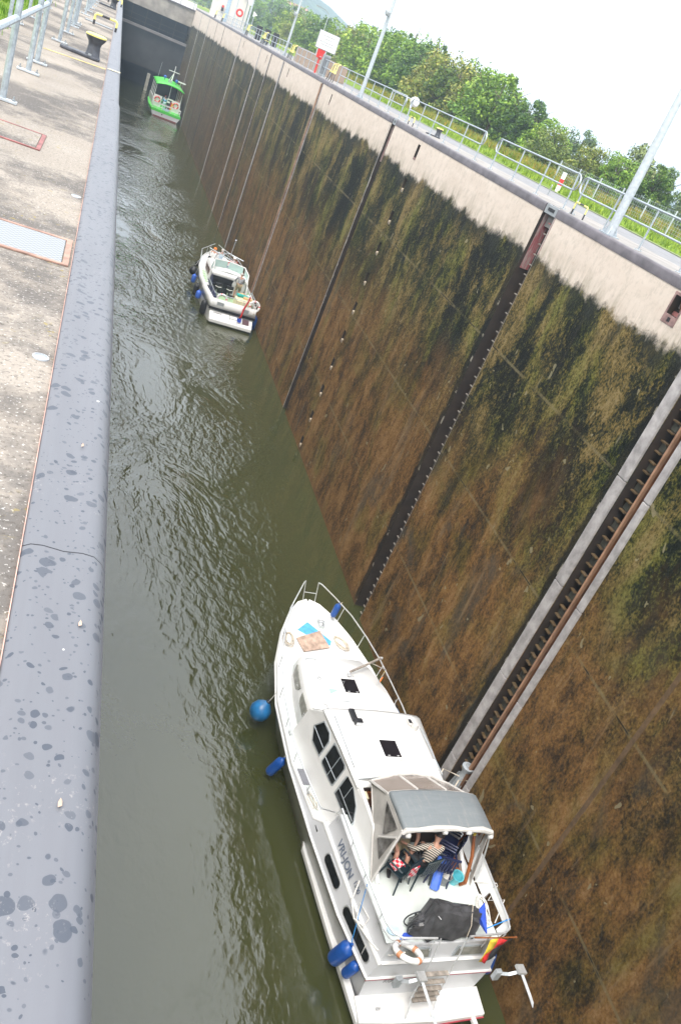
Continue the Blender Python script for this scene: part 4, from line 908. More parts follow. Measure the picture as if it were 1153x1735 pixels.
# aft cabin block
pr = [(-1.60, 1.40), (-1.46, 1.85), (1.46, 1.85), (1.60, 1.40)]
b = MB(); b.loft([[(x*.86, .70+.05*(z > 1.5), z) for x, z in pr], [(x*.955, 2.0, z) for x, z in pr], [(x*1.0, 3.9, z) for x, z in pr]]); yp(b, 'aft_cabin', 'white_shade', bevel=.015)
b = MB(); b.box(-1.36, 1.36, .80, 3.88, 1.853, 1.862); yp(b, 'aft_deck', 'offwhite')
for x0, x1, nm in ((-1.0, -.22, 0), (.30, 1.1, 1)):
    b = MB(); fr = MB(); fr.add([], []); fr.loft([[(x0, .695, 1.50), (x1, .695, 1.50), (x1-.06, .735, 1.76), (x0+.06, .735, 1.76)], [(x0, .675, 1.50), (x1, .675, 1.50), (x1-.06, .715, 1.76), (x0+.06, .715, 1.76)]]); q = yp(fr, 'stern_window', 'galv2')
    b.loft([[(x0+.06, .678, 1.53), (x1-.06, .678, 1.53), (x1-.11, .712, 1.73), (x0+.11, .712, 1.73)], [(x0+.06, .668, 1.53), (x1-.06, .668, 1.53), (x1-.11, .702, 1.73), (x0+.11, .702, 1.73)]]); b.build('pane', M_['curtain'], q)
def panel_x(y, z):                                   # outer surface of the port aft cabin panel
    k = .86+.095*(y-.7)/1.3 if y < 2 else .955+.045*(y-2)/1.9
    return -(1.60+(1.46-1.60)*(z-1.40)/.45)*k
for y0, y1, zc, h in ((3.30, 2.48, 1.22, .19), (2.02, .84, 1.21, .19)):   # rounded side windows in the topside
    pts = []
    for cy, a0 in ((y1+h/2, 180), (y0-h/2, 0)):
        for i in range(7):
            a = R(a0-90+30*i+0); pts.append((cy+math.cos(a)*h/2, zc+math.sin(a)*h/2))
    def tx(y, z):
        for a, c in zip(ST, ST[1:]):
            if a[0] <= y <= c[0]:
                f = (y-a[0])/(c[0]-a[0]); xs_ = a[1][0][0]+(c[1][0][0]-a[1][0][0])*f; xr_ = a[1][1][0]+(c[1][1][0]-a[1][1][0])*f
                return -(xs_+(xr_-xs_)*(1.42-z)/.44)
    cy = (y0+y1)/2
    fr = MB(); R1 = [(tx(cy+(y-cy)*1.06, z)-.010, cy+(y-cy)*1.06, zc+(z-zc)*1.24) for y, z in pts]; fr.loft([R1, [(x+.03, y, z) for x, y, z in R1]]); q = yp(fr, 'side_window', 'steel')
    g = MB(); R1 = [(tx(y, z)-.018, y, z) for y, z in pts]; g.loft([R1, [(x+.02, y, z) for x, y, z in R1]]); g.build('pane', M_['glass'], q)
b = MB(); b.box(-1.74, -1.66, 3.95, 4.12, 1.13, 1.20); yp(b, 'side_vent', 'black')
u = Vector((.297, 0, .955)); tx_ = Vector((0, -1, 0)); nn = tx_.cross(u)
def txtM(y, z, extra=0):
    o_ = Vector((panel_x(y, z)-.010-extra, y, z)); return Matrix.Translation(o_) @ Matrix((tx_, u, nn)).transposed().to_4x4()
text_mesh('lettering', 'VRI-JON', .255, txtM(3.36, 1.54), M_['letter'], Y1)
text_mesh('lettering', '1300', .15, txtM(2.34, 1.60), M_['letter'], Y1)
Mt = Matrix.Translation((-1.02, .613, .72)) @ Matrix(((1, 0, 0), (0, 0, 1), (0, -1, 0))).transposed().to_4x4()
Mt = Matrix.Translation((-1.05, .612, .80)) @ Matrix.Rotation(R(90), 4, 'X')
text_mesh('lettering', 'ROCA', .15, Mt, M_['letter2'], Y1)
Mt = Matrix.Translation((.72, .612, .82)) @ Matrix.Rotation(R(90), 4, 'X')
text_mesh('lettering', 'TERHORNE', .11, Mt, M_['letter2'], Y1) if False else None
# saloon superstructure
def wt(y): return 1.36+(1.18-1.36)*(6.4-y)/2.0 if y > 4.4 else 1.18+(1.11-1.18)*(4.4-y)/1.3
def wx(z, y=5.2): return wt(min(y, 6.6))+(2.5-z)*.16
side = [(2.15, 1.86), (3.1, 2.42), (3.7, 2.46), (4.4, 2.50), (5.4, 2.50), (6.45, 2.50), (7.0, 2.03), (7.05, 1.1), (5.4, 1.1), (3.92, 1.1), (3.92, 1.86), (3.0, 1.86)]
for sg in (-1, 1):
    b = MB(); b.loft([[(sg*wx(z, y), y, z) for y, z in side], [(sg*(wx(z, y)-.07), y, z) for y, z in side]]); yp(b, 'saloon_side', 'white', bevel=.012)
    b = MB(); b.tube([(sg*(wx(z, y)-.035), y, z+.01) for y, z in ((2.1, 1.88), (3.1, 2.43), (4.2, 2.52), (5, 2.53))], .05, 8); yp(b, 'coaming_trim', 'white', smooth=True)
rf = [(y, z) for y, z in ((4.02, 2.52), (4.08, 2.56), (6.4, 2.55), (6.55, 2.50))]
b = MB(); b.loft([[(x*k, y, z+.08*(1-(x/1.38)**2)) for x in (-1.38, -1.1, -.6, 0, .6, 1.1, 1.38)] for y, z, k in ((4.10, 2.50, .875), (5.3, 2.53, .94), (6.42, 2.52, 1), (6.56, 2.47, .98))], closed=False, caps=False); yp(b, 'saloon_roof', 'white', smooth=50, solid=.05)
b = MB(); b.loft([[(x*k, y, z) for x in (-1.34, -.6, 0, .6, 1.34)] for y, z, k in ((6.5, 2.47, .97), (7.03, 2.02, .99))], closed=False, caps=False); yp(b, 'front_screen', 'white', solid=.03)
b = MB(); tk = [(6.9, 1.30, 2.06), (8.0, 1.24, 2.00), (8.9, 1.10, 1.90), (9.35, .96, 1.80), (9.5, .82, 1.66), (9.56, .80, 1.38)]
b.loft([[(-x-.10*(z > 1.5), y, 1.15+.2*(y-7)/2.5), (-x-.03, y, z-.10), (-x+.06, y, z), (0, y, z+.04), (x-.06, y, z), (x+.03, y, z-.10), (x+.10*(z > 1.5), y, 1.15+.2*(y-7)/2.5)] for y, x, z in tk], closed=False, caps=False); yp(b, 'trunk_cabin', 'white', smooth=50, solid=.02)
# trunk side slit windows
for ya, yb, xa, xb, z in ((9.0, 8.05, -1.17, -1.30, 1.62), (7.85, 6.95, -1.315, -1.375, 1.66)):
    g = MB(); n = 5; top = [(xa+(xb-xa)*i/n-.022+.018, ya+(yb-ya)*i/n, z+.13) for i in range(n+1)]; bot = [(xa+(xb-xa)*i/n-.03-.026, ya+(yb-ya)*i/n, z-.10) for i in range(n+1)]
    bot[0] = (bot[0][0]+.02, bot[0][1]-.06, bot[0][2]+.08); bot[-1] = (bot[-1][0]+.02, bot[-1][1]+.08, bot[-1][2]+.08)
    poly = top+bot[::-1]; g.loft([poly, [(x+.05, y, z) for x, y, z in poly]]); q = yp(g, 'slit_window', 'curtain', bevel=.004)
    c = MB(); c.tube(arc(((xa+xb)/2-.07, yb+.2, z), .05, 0, 340, 14, 'yz'), .006, 5, closed=True); c.build('vent_ring', M_['steel'], q)
def wallwin(poly, muntins):
    cy = sum(p[0] for p in poly)/len(poly); cz = sum(p[1] for p in poly)/len(poly)
    f = MB(); A = [(-wx(z, y)-.008, y, z) for y, z in [(cy+(y-cy)*1.12, cz+(z-cz)*1.13) for y, z in poly]]; f.loft([A, [(x+.02, y, z) for x, y, z in A]]); q = yp(f, 'saloon_window', 'galv2', bevel=.004)
    g = MB(); A = [(-wx(z, y)-.014, y, z) for y, z in poly]; g.loft([A, [(x+.02, y, z) for x, y, z in A]]); g.build('pane', M_['glass'], q)
    for (y0, z0), (y1, z1) in muntins:
        k = MB(); k.tube([(-wx(z0, y0)-.018, y0, z0), (-wx(z1, y1)-.018, y1, z1)], .010, 5); k.build('glazing_bar', M_['galv2'], q)
wallwin([(6.42, 2.02), (6.22, 2.36), (5.86, 2.36), (5.72, 2.24), (5.72, 1.78), (6.18, 1.78)], [((5.72, 2.0), (6.4, 2.03))])
wallwin([(5.50, 2.36), (5.42, 2.38), (4.86, 2.38), (4.80, 2.32), (4.80, 1.80), (4.86, 1.76), (5.46, 1.76), (5.5, 1.80)], [((5.1, 1.76), (5.1, 2.38)), ((4.8, 1.95), (5.5, 1.95))])
wallwin([(4.56, 2.34), (4.25, 2.36), (3.84, 2.20), (3.62, 1.95), (3.62, 1.76), (4.56, 1.76)], [((4.56, 1.95), (3.64, 1.93)), ((4.25, 1.95), (4.25, 2.34))])
# roof fittings
def hatch(x, y, w_, l, z):
    f = MB(); f.box(x-w_/2, x+w_/2, y-l/2, y+l/2, z, z+.05); q = yp(f, 'deck_hatch', 'white', bevel=.02)
    g = MB(); g.box(x-w_/2+.035, x+w_/2-.035, y-l/2+.06, y+l/2-.02, z+.051, z+.060); g.build('pane', M_['hatchglass'], q, bevel=.003)
    for s in (-.12, .13): h = MB(); h.box(x+s-.03, x+s+.03, y-l/2+.075, y-l/2+.10, z+.061, z+.072); h.build('latch', M_['steel'], q)
hatch(.0, 7.9, .50, .60, 2.05); hatch(-.03, 5.15, .52, .60, 2.635)
b = MB(); b.box(-.66, -.36, 7.55, 7.8, 2.04, 2.05); q = yp(b, 'glass_deflector', 'aqua')
b = MB(); b.tube([(-.66, 7.8, 2.05), (-.66, 7.82, 2.33), (-.3, 7.82, 2.33), (-.3, 7.8, 2.05)], .007, 5); b.tube([(-.66, 7.55, 2.05), (-.3, 7.55, 2.05)], .007, 5); b.build('wire_frame', M_['graybox'], q)
b = MB(); b.lathe([(.055, 0), (.06, .02), (.05, .035), (.028, .036), (.02, .02), (0, .02)], (-.82, 8.2, 2.02), 16); yp(b, 'chrome_vent', 'steel', smooth=30)
b = MB(); b.box(-.75, -.60, 6.05, 6.45, 2.61, 2.69); b.box(-.72, -.52, 5.93, 6.08, 2.61, 2.74); q = yp(b, 'searchlight', 'black', bevel=.02)
b = MB(); b.box(-.70, -.54, 5.915, 5.929, 2.63, 2.72); b.build('lens', M_['steel'], q)
b = MB(); b.lathe([(.09, 0), (.10, .06), (.07, .16), (0, .19)], (1.02, 6.02, 2.56), 14); b.box(.86, 1.02, 6.05, 6.3, 2.57, 2.65); q = yp(b, 'deck_lamp', 'canvas', smooth=40)
b = MB(); b.box(.90, .98, 6.12, 6.24, 2.651, 2.665); b.build('vent_slot', M_['black'], q)
for x0, y0, x1, y1, z in ((-1.18, 6.2, -1.16, 4.6, 2.62), (1.2, 6.0, 1.2, 4.5, 2.62), (-.95, 9.05, -.65, 9.07, 1.95), (-.55, 7.3, -.2, 7.3, 2.12)):
    b = MB(); b.tube([(x0, y0, z-.06), (x0, y0, z), (x1, y1, z), (x1, y1, z-.06)], .011, 6); yp(b, 'grab_rail', 'galv2', smooth=True)
b = MB(); b.box(-.75, .75, 4.22, 4.25, 2.59, 2.60); yp(b, 'roof_seam', plain('pinkish_sealant', (.62, .50, .46), .7))
b = MB(); b.tube([(-1.02, 7.25, 2.05), (-.95, 7.1, 2.12), (-.9, 6.75, 2.07)], .012, 5); b.lathe([(.02, 0), (.02, .05), (0, .06)], (-1.02, 7.25, 2.03), 8); yp(b, 'horn', 'steel')
b = MB(); b.lathe([(.012, 0), (.012, .10), (.018, .11), (0, .12)], (.35, 8.35, 2.0), 8); b.lathe([(.05, 0), (.05, .03), (0, .04)], (.25, 8.4, 2.0), 12); yp(b, 'deck_fill_cap', 'steel')
# lowered mast lying across the trunk roof
b = MB(); b.tube([(.12, 8.45, 2.12), (.75, 8.8, 2.14), (1.35, 9.15, 2.16)], .035, 8); b.tube([(.95, 9.0, 2.10), (1.5, 8.85, 2.0)], .015, 5); q = yp(b, 'lowered_mast', 'wood', smooth=True)
b = MB(); b.lathe([(.05, -.06), (.05, .06), (0, .07)], (.12, 8.42, 2.1), 10, 'y'); b.lathe([(.04, -.04), (.04, .04)], (1.37, 9.16, 2.16), 10, 'x'); b.build('mast_fitting', M_['steel'], q)
# bow rail
def rail(pts, r=.016, nm='rail', par=None, m='steel'):
    b = MB(); b.tube(pts, r, 7); return yp(b, nm, m, par, smooth=True)
def sheer(y):
    for a, c in zip(ST, ST[1:]):
        if a[0] <= y <= c[0]:
            f = (y-a[0])/(c[0]-a[0]); return a[1][0][0]+(c[1][0][0]-a[1][0][0])*f, a[1][0][1]+(c[1][0][1]-a[1][0][1])*f
for sg in (-1, 1):
    P = [(sg*.22, 12.32, 2.28), (sg*.30, 12.22, 2.30)]
    for y, h in ((11.7, .60), (11.0, .58), (10.2, .54), (9.4, .50), (8.6, .46), (7.8, .43), (7.0, .40), (6.7, .36)):
        x, z = sheer(min(y, 12.1)); P.append((sg*(x+.02*(y > 10)), y, z+h))
    if sg < 0:
        for y, h in ((6.0, .38), (5.0, .38), (4.3, .38)): x, z = sheer(y); P.append((sg*(x-.02), y, z+h))
        P.append((-1.60, 3.86, 1.95))
    r_ = rail(P, .019, 'bow_rail')
    for y in (11.3, 10.3, 9.2, 8.1, 7.1)+((6.0, 5.0) if sg < 0 else ()):
        x, z = sheer(y); h = .59-.045*(11.7-y)
        b = MB(); b.tube([(sg*(x-.04), y, z), (sg*(x-.0), y, z+max(h, .37))], .012, 6); b.build('stanchion', M_['steel'], r_)
    b = MB(); b.tube([(sg*.20, 12.0, 1.70), (sg*.22, 12.32, 2.28)], .014, 6); b.build('stanchion', M_['steel'], r_)
rail([(-.21, 12.15, 1.98), (.21, 12.15, 1.98)], .013, 'rail_crossbar')
# aft deck rails
ARP = [(-1.60, 3.80, 1.95), (-1.58, 3.74, 2.22), (-1.56, 2.4, 2.24), (-1.46, 1.0, 2.24), (-1.38, .78, 2.24), (-1.2, .66, 2.24), (-.42, .62, 2.24)]
r_ = rail(ARP, .024, 'deck_rail'); 
b = MB(); b.tube([(x, y, 2.05) for x, y, z in ARP[1:]], .014, 6); b.build('lower_rail', M_['steel'], r_, smooth=True)
for x, y in ((-1.58, 3.72), (-1.56, 2.9), (-1.53, 2.1), (-1.47, 1.2), (-1.2, .67), (-.45, .63)): b = MB(); b.tube([(x+.04, y, 1.82), (x, y, 2.24)], .013, 6); b.build('stanchion', M_['steel'], r_)
ARS = [(.36, .62, 2.24), (1.25, .66, 2.24), (1.42, .75, 2.24), (1.50, 1.0, 2.24), (1.60, 2.4, 2.24), (1.62, 3.6, 2.24)]
r_ = rail(ARS, .024, 'deck_rail')
b = MB(); b.tube([(x, y, 2.05) for x, y, z in ARS], .014, 6); b.build('lower_rail', M_['steel'], r_, smooth=True)
for x, y in ((1.62, 3.5), (1.60, 2.5), (1.55, 1.75), (1.48, .95), (.9, .64), (.38, .63)): b = MB(); b.tube([(x-.04, y, 1.82), (x, y, 2.24)], .013, 6); b.build('stanchion', M_['steel'], r_)
b = MB(); b.slab([(1.42, 1.72, 1.868), (1.49, 3.7, 1.868), (1.62, 3.7, 2.225), (1.555, 1.72, 2.225)], .01); b.slab([(1.47, 1.0, 2.06), (1.495, 1.72, 2.06), (1.55, 1.72, 2.225), (1.49, 1.0, 2.225)], .01); b.slab([(1.37, .80, 1.868), (1.385, .98, 1.868), (1.49, .98, 2.225), (1.475, .80, 2.225)], .01)
yp(b, 'weather_cloth', 'white')
# stern ladder
for s in (0, .62):
    pts = [(-.36+s, .60, 2.26), (-.38+s, .50, 1.9), (-.44+s, .35, 1.1), (-.46+s, .30, .72), (-.50+s, .16, .55), (-.52+s, .08, .37)]
    rail(pts, .014, 'ladder_rail', m='steel')
LX = lambda z: (-.36+(z-2.2)*.07, .60+(z-2.2)*.22)
for z in (1.35, 1.15, .98, .84, .70):
    x, y = LX(z); b = MB(); b.box(x+.02, x+.60, y-.05, y+.05, z-.01, z+.012); yp(b, 'ladder_step', 'wood', bevel=.004)
# davits
def davit(x, lean, hx):
    b = MB(); b.obox((x, .40, 1.18), (.14, .10, .26)); b.tube([(x, .42, 1.2), (x+hx*.5, .30, 1.34), (x+hx, .28, 1.44)], .045, 4); q = yp(b, 'davit', 'galv2')
    b = MB(); b.obox((x+hx+.02, .28, 1.52), (.20, .20, .06), (0, .1, 0)); b.tube([(x+hx+.02, .25, 1.50), (x+hx+lean*.5, -.1, 1.2), (x+hx+lean, -.45, .85)], .04, 4); b.build('davit_arm', M_['steel'], q)
davit(-.95, .42, .33); davit(1.48, .45, .36)
# canopy
cp = thing('deck_canopy', 'grey canvas canopy with pale side flaps over the yacht aft deck', 'canopy', F1(0, 0, 0), F1.a)
def cpb(b, name, m, par=None, **k): return b.build(name, M_[m] if isinstance(m, str) else m, par or cp, **k)
b = MB(); xs = [-1.08, -1.03, -.75, -.35, .05, .45, .85, 1.12, 1.17]; zz_ = [3.33, 3.42, 3.46, 3.49, 3.50, 3.49, 3.46, 3.41, 3.32]
b.loft([[(x, y, z+dz) for x, z in zip(xs, zz_)] for y, dz in ((3.27, -.05), (3.20, 0), (2.75, .01), (2.34, -.01), (2.28, -.03))], closed=False, caps=False); cpb(b, 'roof', 'roofcanvas', smooth=60, solid=.02)
b = MB(); b.tube([(x, 2.27, z-.05+.02*math.sin(x*9)) for x, z in zip(xs, zz_)], [.05, .06, .05, .07, .06, .05, .07, .06, .05], 8); cpb(b, 'rolled_flap', 'canvas', smooth=True)
b = MB(); b.tube([(x, 3.27, z-.06) for x, z in zip(xs, zz_)], .022, 6); cpb(b, 'front_hoop', 'canvas', smooth=True)
def fx(y, z, o=0): return -1.09-(3.3-z)*.10-o
A_, B_, C_, D_, E_ = (-1.02, 4.0, 2.86), (-1.10, 3.17, 2.47), (-1.27, 2.14, 1.90), (-1.09, 2.29, 3.33), (-1.09, 3.25, 3.34)
b = MB()
for tri in ((A_, B_, E_), (B_, C_, D_), (B_, D_, E_)): b.loft([list(tri), [(p[0]+.012, p[1], p[2]) for p in tri]])
cpb(b, 'side_flap', 'canvas')
b = MB()
for tri in (((3.12, 3.25), (2.42, 3.24), (2.66, 2.76)), ((2.32, 3.02), (2.72, 2.55), (2.34, 2.36))):
    o_ = .03; q3 = [(fx(y, z, o_), y, z) for y, z in tri]; b.loft([q3, [(x+.006, y, z) for x, y, z in q3]])
cpb(b, 'clear_side_window', plain('smoky_clear_vinyl', (.20, .19, .18), .15, 0, .5, 4))
b = MB(); b.tube([A_, E_], .022, 6); b.tube([B_, A_], .02, 6); b.tube([C_, B_], .02, 6); b.tube([D_, C_], .035, 6); b.tube([(fx(2.2, 3.1, .02), 2.28, 3.12), (fx(2.6, 2.62, .02), 2.72, 2.60)], .03, 6); cpb(b, 'flap_hem', 'canvas', smooth=True)
for (xa, xb) in ((-1.04, -.42), (-.36, .32), (.38, 1.0)):
    za = lambda x: 3.28+.2*(1-(x/1.1)**2); b = MB(); b.slab([(xa*.98, 4.06-.06*xa*xa, 2.88+.16*(1-xa*xa)), (xb*.98, 4.06-.06*xb*xb, 2.88+.16*(1-xb*xb)), (xb, 3.30, za(xb)), (xa, 3.30, za(xa))], .005); cpb(b, 'clear_front_window', 'clear')
for x in (-1.08, -.39, .35, 1.04):
    b = MB(); b.tube([(x*.98, 4.07-.06*x*x, 2.88+.16*(1-x*x)), (x, 3.29, 3.28+.2*(1-(x/1.1)**2))], .028, 6); cpb(b, 'canvas_strip', 'canvas')
b = MB(); b.tube([(-1.03, 4.0, 2.86), (-.5, 4.06, 3.01), (0, 4.08, 3.05), (.5, 4.06, 3.01), (1.03, 4.0, 2.86)], .03, 6); cpb(b, 'canvas_hem', 'canvas')
b = MB(); b.tube([(1.15, 2.3, 3.3), (1.38, 2.2, 2.3), (1.40, 2.12, 1.9)], .02, 6); b.tube([(1.15, 2.4, 3.3), (1.5, 2.6, 1.9)], .016, 6); cpb(b, 'frame_tube', 'steel')
b = MB(); b.slab([(1.14, 2.31, 3.25), (1.15, 2.42, 3.25), (1.28, 2.22, 1.92), (1.20, 2.0, 1.90)], .015); b.slab([(1.16, 2.5, 3.25), (1.16, 3.2, 3.2), (1.36, 3.2, 2.5), (1.36, 2.5, 2.2)], .008); cpb(b, 'side_flap', 'canvas')
for x in (-.95, -.1, .5, 1.12):
    b = MB(); b.lathe([(.0, -.06), (.055, -.04), (.06, .04), (0, .07)], (x, 2.24, 3.38 if abs(x) < .9 else 3.26), 10, 'x'); cpb(b, 'flap_roll_end', 'whitecloth', smooth=True)
# windscreen wiper motor and clutter in front of the canopy
b = MB(); b.slab([(-1.12, 4.30, 2.55), (-.45, 4.42, 2.60), (.45, 4.42, 2.60), (1.12, 4.30, 2.55), (.5, 4.12, 2.84), (-.5, 4.12, 2.84)], .01); yp(b, 'low_windscreen', 'canvas')
b = MB(); b.tube([(-1.16, 4.28, 2.58), (-.5, 4.13, 2.87), (.5, 4.13, 2.87), (1.16, 4.28, 2.58)], .014, 6); b.tube([(-.5, 4.15, 2.88), (.1, 4.4, 2.68), (.6, 4.42, 2.64)], .012, 6); b.lathe([(.04, -.09), (.04, .09)], (.0, 4.16, 2.90), 10, 'x'); yp(b, 'wiper_arm', 'graybox')
# cockpit under canopy
b = MB(); b.box(-1.08, 1.08, 3.15, 3.86, 1.864, 1.90); yp(b, 'cockpit_well', 'darkwood')
b = MB(); b.box(-1.05, 1.05, 4.10, 4.14, 1.86, 2.47); yp(b, 'helm_bulkhead', 'darkwood')
b = MB(); b.box(-.9, -.55, 4.06, 4.098, 1.95, 2.4); yp(b, 'wooden_door', 'varnish')
b = MB(); b.box(-1.02, -.9, 3.2, 3.9, 1.92, 2.2); yp(b, 'companionway_trim', 'varnish', bevel=.02)
b = MB(); b.box(-1.06, -.96, 3.85, 4.05, 2.2, 2.45); yp(b, 'cream_panel', 'cream')
# gunwale fittings
for sg in (-1, 1):
    for y in (10.6, 6.9, 5.1, 1.5):
        x, z = sheer(y); x -= .10; z = z+.03; b = MB(); b.tube([(sg*x, y-.1, z+.06), (sg*x, y+.1, z+.06)], .014, 6); b.tube([(sg*x, y-.05, z), (sg*x, y-.05, z+.06)], .014, 6); b.tube([(sg*x, y+.05, z), (sg*x, y+.05, z+.06)], .014, 6); yp(b, 'cleat', 'steel')
b = MB(); b.box(-1.76, -1.52, 5.35, 5.85, 1.108, 1.118); yp(b, 'locker_lid', 'greydeck')
b = MB(); b.box(.12, .30, 10.98, 11.3, 1.57, 1.65); b.lathe([(.07, .06), (.08, .1), (.05, .14), (.07, .18), (0, .19)], (.2, 11.08, 1.58), 12); b.lathe([(.035, -.12), (.035, .12)], (.2, 11.16, 1.69), 8, 'x'); yp(b, 'anchor_windlass', 'steel')

# ---- loose gear on the yacht: things of their own
fender(F1, (-1.98, 8.35, .55), 0, .30, 'blue2', 'big round blue ball fender on the port side of the near yacht', ball=True, top=(-1.74, 8.35, 1.3), tilt=(0, 20))
fender(F1, (-1.95, 6.45, .50), .72, .13, 'blue', 'blue cylinder fender hanging just aft of the big ball fender', tilt=(10, 14), top=(-1.8, 6.5, 1.2))
fender(F1, (-1.72, 1.35, .68), .72, .17, 'blue', 'larger blue cylinder fender at the port stern of the near yacht, on a blue line', tilt=(8, 12), top=(-1.50, 1.95, 2.1), ropem='ropeblue')
fender(F1, (-1.62, .98, .70), .50, .115, 'blue', 'smaller blue cylinder fender at the port stern of the near yacht', tilt=(8, 12), top=(-1.5, 1.1, 1.35))
fender(F1, (.62, 11.35, 2.02), .56, .10, 'blue', 'slim blue fender hung inside the starboard bow rail of the near yacht', tilt=(6, 0), top=(.75, 11.4, 2.32), ropem='rope')
fender(F1, (1.88, 8.15, .95), 0, .26, 'blue2', 'round blue ball fender squeezed between the near yacht and the wall', ball=True, top=(1.8, 8.2, 1.5))
fender(F1, (1.76, .95, .75), .7, .15, 'blue', 'dark blue fender wedged between the starboard stern and the wall', tilt=(-8, -10), top=(1.5, 1.0, 1.8))
lifebuoy(F1, (-1.06, .50, 2.02), .27, (R(-22), R(10), 0), 'white lifebuoy with pale orange bands on the stern rail of the near yacht', m2='fadedorange')
rope_coil(F1, (-1.0, 10.35, 1.50), .16, .36, 5, 'cream rope coil on the port side of the near yacht foredeck', rz=-.25)
rope_coil(F1, (.72, 10.42, 1.50), .20, .36, 5, 'cream rope coil on the starboard side of the near yacht foredeck', rz=.45)
rope_coil(F1, (1.25, 1.45, 1.88), .14, .40, 4, 'white rope heap on the aft deck by the gap in the white cloth', 'ropewhite', rz=-.2)
rope_coil(F1, (-1.62, 4.85, 1.14), .08, .30, 3, 'thin cream rope strewn along the port side deck', 'rope', rz=.1, r=.008)
b = MB(); b.tube([F1(*p) for p in ((-1.5, 2.2, 1.86), (-1.64, 1.95, 1.55), (-1.66, 1.6, 1.47), (-1.52, 1.4, 1.5), (-1.40, 1.5, 1.6), (-1.5, 1.85, 1.62), (-1.62, 1.55, 1.46), (-1.50, 1.15, 1.48), (-1.38, .9, 1.5), (-1.2, .70, 1.6), (-1.0, .6, 1.85))], .018, 6)
tag(b.build('mooring_line', M_['ropewhite'], smooth=True), 'white mooring line looped over the port quarter of the near yacht', 'rope')
b = MB(); b.tube([F1(*p) for p in ((1.35, 2.1, 1.9), (1.62, 1.8, 2.25), (1.66, 1.78, 2.2), (1.45, 1.6, 1.95), (1.62, 1.4, 2.25), (1.4, 1.1, 1.9))], .013, 6)
tag(b.build('lashing_line', M_['ropewhite'], smooth=True), 'white line laced over the starboard aft rail of the near yacht', 'rope')
b = MB(); b.tube([F1(*p) for p in ((.95, .9, 2.0), (1.3, .92, 2.2), (1.52, .95, 2.26))], .012, 6); tag(b.build('blue_tie', M_['ropeblue']), 'short bright blue tie on the starboard stern rail corner', 'rope')
b = MB(); b.prism([(-.62, .50), (-.22, .86), (.42, .18), (.34, 0), (-.3, .3)], 'z', 0, .012); o = b.build('tarpaulin', M_['tarpblue'], bevel=.004); o.location = F1(0, 10.3, 1.483); o.rotation_euler = (R(7.2), 0, F1.a); tag(o, 'light blue tarpaulin spread on the foredeck, half under the brown board', 'tarpaulin')
b = MB(); b.prism([(-.75, .12), (.1, .52), (.29, -.12), (-.61, -.39)], 'z', 0, .02); o = b.build('brown_board', M_['board'], bevel=.004); o.location = F1(0, 10.3, 1.512); o.rotation_euler = (R(7.2), 0, F1.a); tag(o, 'worn pinkish brown board lying on the light blue tarpaulin', 'board')
t = thing('pennant', 'small yellow and red pennant on a short staff at the starboard roof edge', 'pennant', F1(.92, 8.15, 2.0), F1.a)
b = MB(); b.tube([(0, 0, 0), (.12, .10, .42)], .008, 5); b.build('staff', M_['steel'], t)
b = MB(); b.slab([(.05, .05, .14), (.09, .09, .14), (.15, .14, .42), (.12, .12, .44)], .01); b.build('yellow_part', M_['gold'], t)
b = MB(); b.slab([(.08, .03, .10), (.12, .08, .10), (.15, .10, .25), (.10, .10, .22)], .01); b.build('red_part', M_['orange'], t)
# ensign
t = thing('national_flag', 'black red and gold flag hanging from an orange staff at the stern', 'flag', F1(.42, .55, 2.28), F1.a)
b = MB(); b.tube([(0, .02, 0), (.5, -.02, .02), (.98, -.04, .04)], .016, 6); b.lathe([(0, -.03), (.03, 0), (0, .03)], (.99, -.04, .04), 8, 'x'); b.build('staff', M_['varnish'], t)
for k, mt in enumerate(('gold', 'flagred', 'black_paint')):
    b = MB(); x0 = .36+.19*k; rings = []
    for i in range(7):
        f = i/6; rings.append([(x0+.0*f+.03*math.sin(f*6+k)+(-.30*f*k*.5), -.05-.10*f+.03*math.sin(f*7+k*2), .01-.62*f), (x0+.19+.03*math.sin(f*6+k+1)-(.30*f*(k+1)*.5), -.05-.10*f+.03*math.sin(f*7+k*2+2), .01-.62*f)])
    b.loft(rings, closed=False, caps=False); b.build('stripe_' + ('gold', 'red', 'black')[k], M_[mt], t, smooth=True, solid=.006)
# covered bicycles
t = thing('tarpaulin_cover', 'dark grey plastic sheet wrapped over the bicycles at the back of the aft deck', 'tarpaulin', F1(0, 1.0, 1.86), F1.a)
b = MB(); rn = random.Random(5); rings = []
for x, h, d, dy in ((-.84, .34, .08, .0), (-.76, .50, .14, .0), (-.68, .56, .18, .02), (-.60, 1.04, .16, .03), (-.50, 1.0, .25, .05), (-.2, .86, .25, .03), (.1, .80, .24, .02), (.40, .78, .22, 0), (.60, .72, .20, -.02), (.68, .56, .16, -.03), (.72, .34, .12, -.04)):
    ring = []
    for i in range(14):
        a = math.pi*(-.12+1.24*i/13); k = 1+.16*math.sin(i*2.1+x*9)+rn.uniform(-.10, .10)
        ring.append((x+rn.uniform(-.03, .03), dy+d*math.cos(a)*k*(1.1-.35*max(0, math.sin(a))), .10+max(0, (h-.10)*math.sin(a)*.5+(h-.1)*.5*(math.sin(a) > 0)*min(1, math.sin(a)*1.9))*(.96+.06*math.sin(i*3+x*5))))
    rings.append(ring)
b.loft(rings, closed=True, caps=True); b.build('sheet', M_['tarpblack'], t, smooth=22)
b = MB(); b.tube([(.42, -.30, .1), (.40, -.22, .5), (.36, .0, .86), (.40, .22, .5), (.42, .26, .1)], .010, 5); b.build('tie_rope', M_['rope'], t)
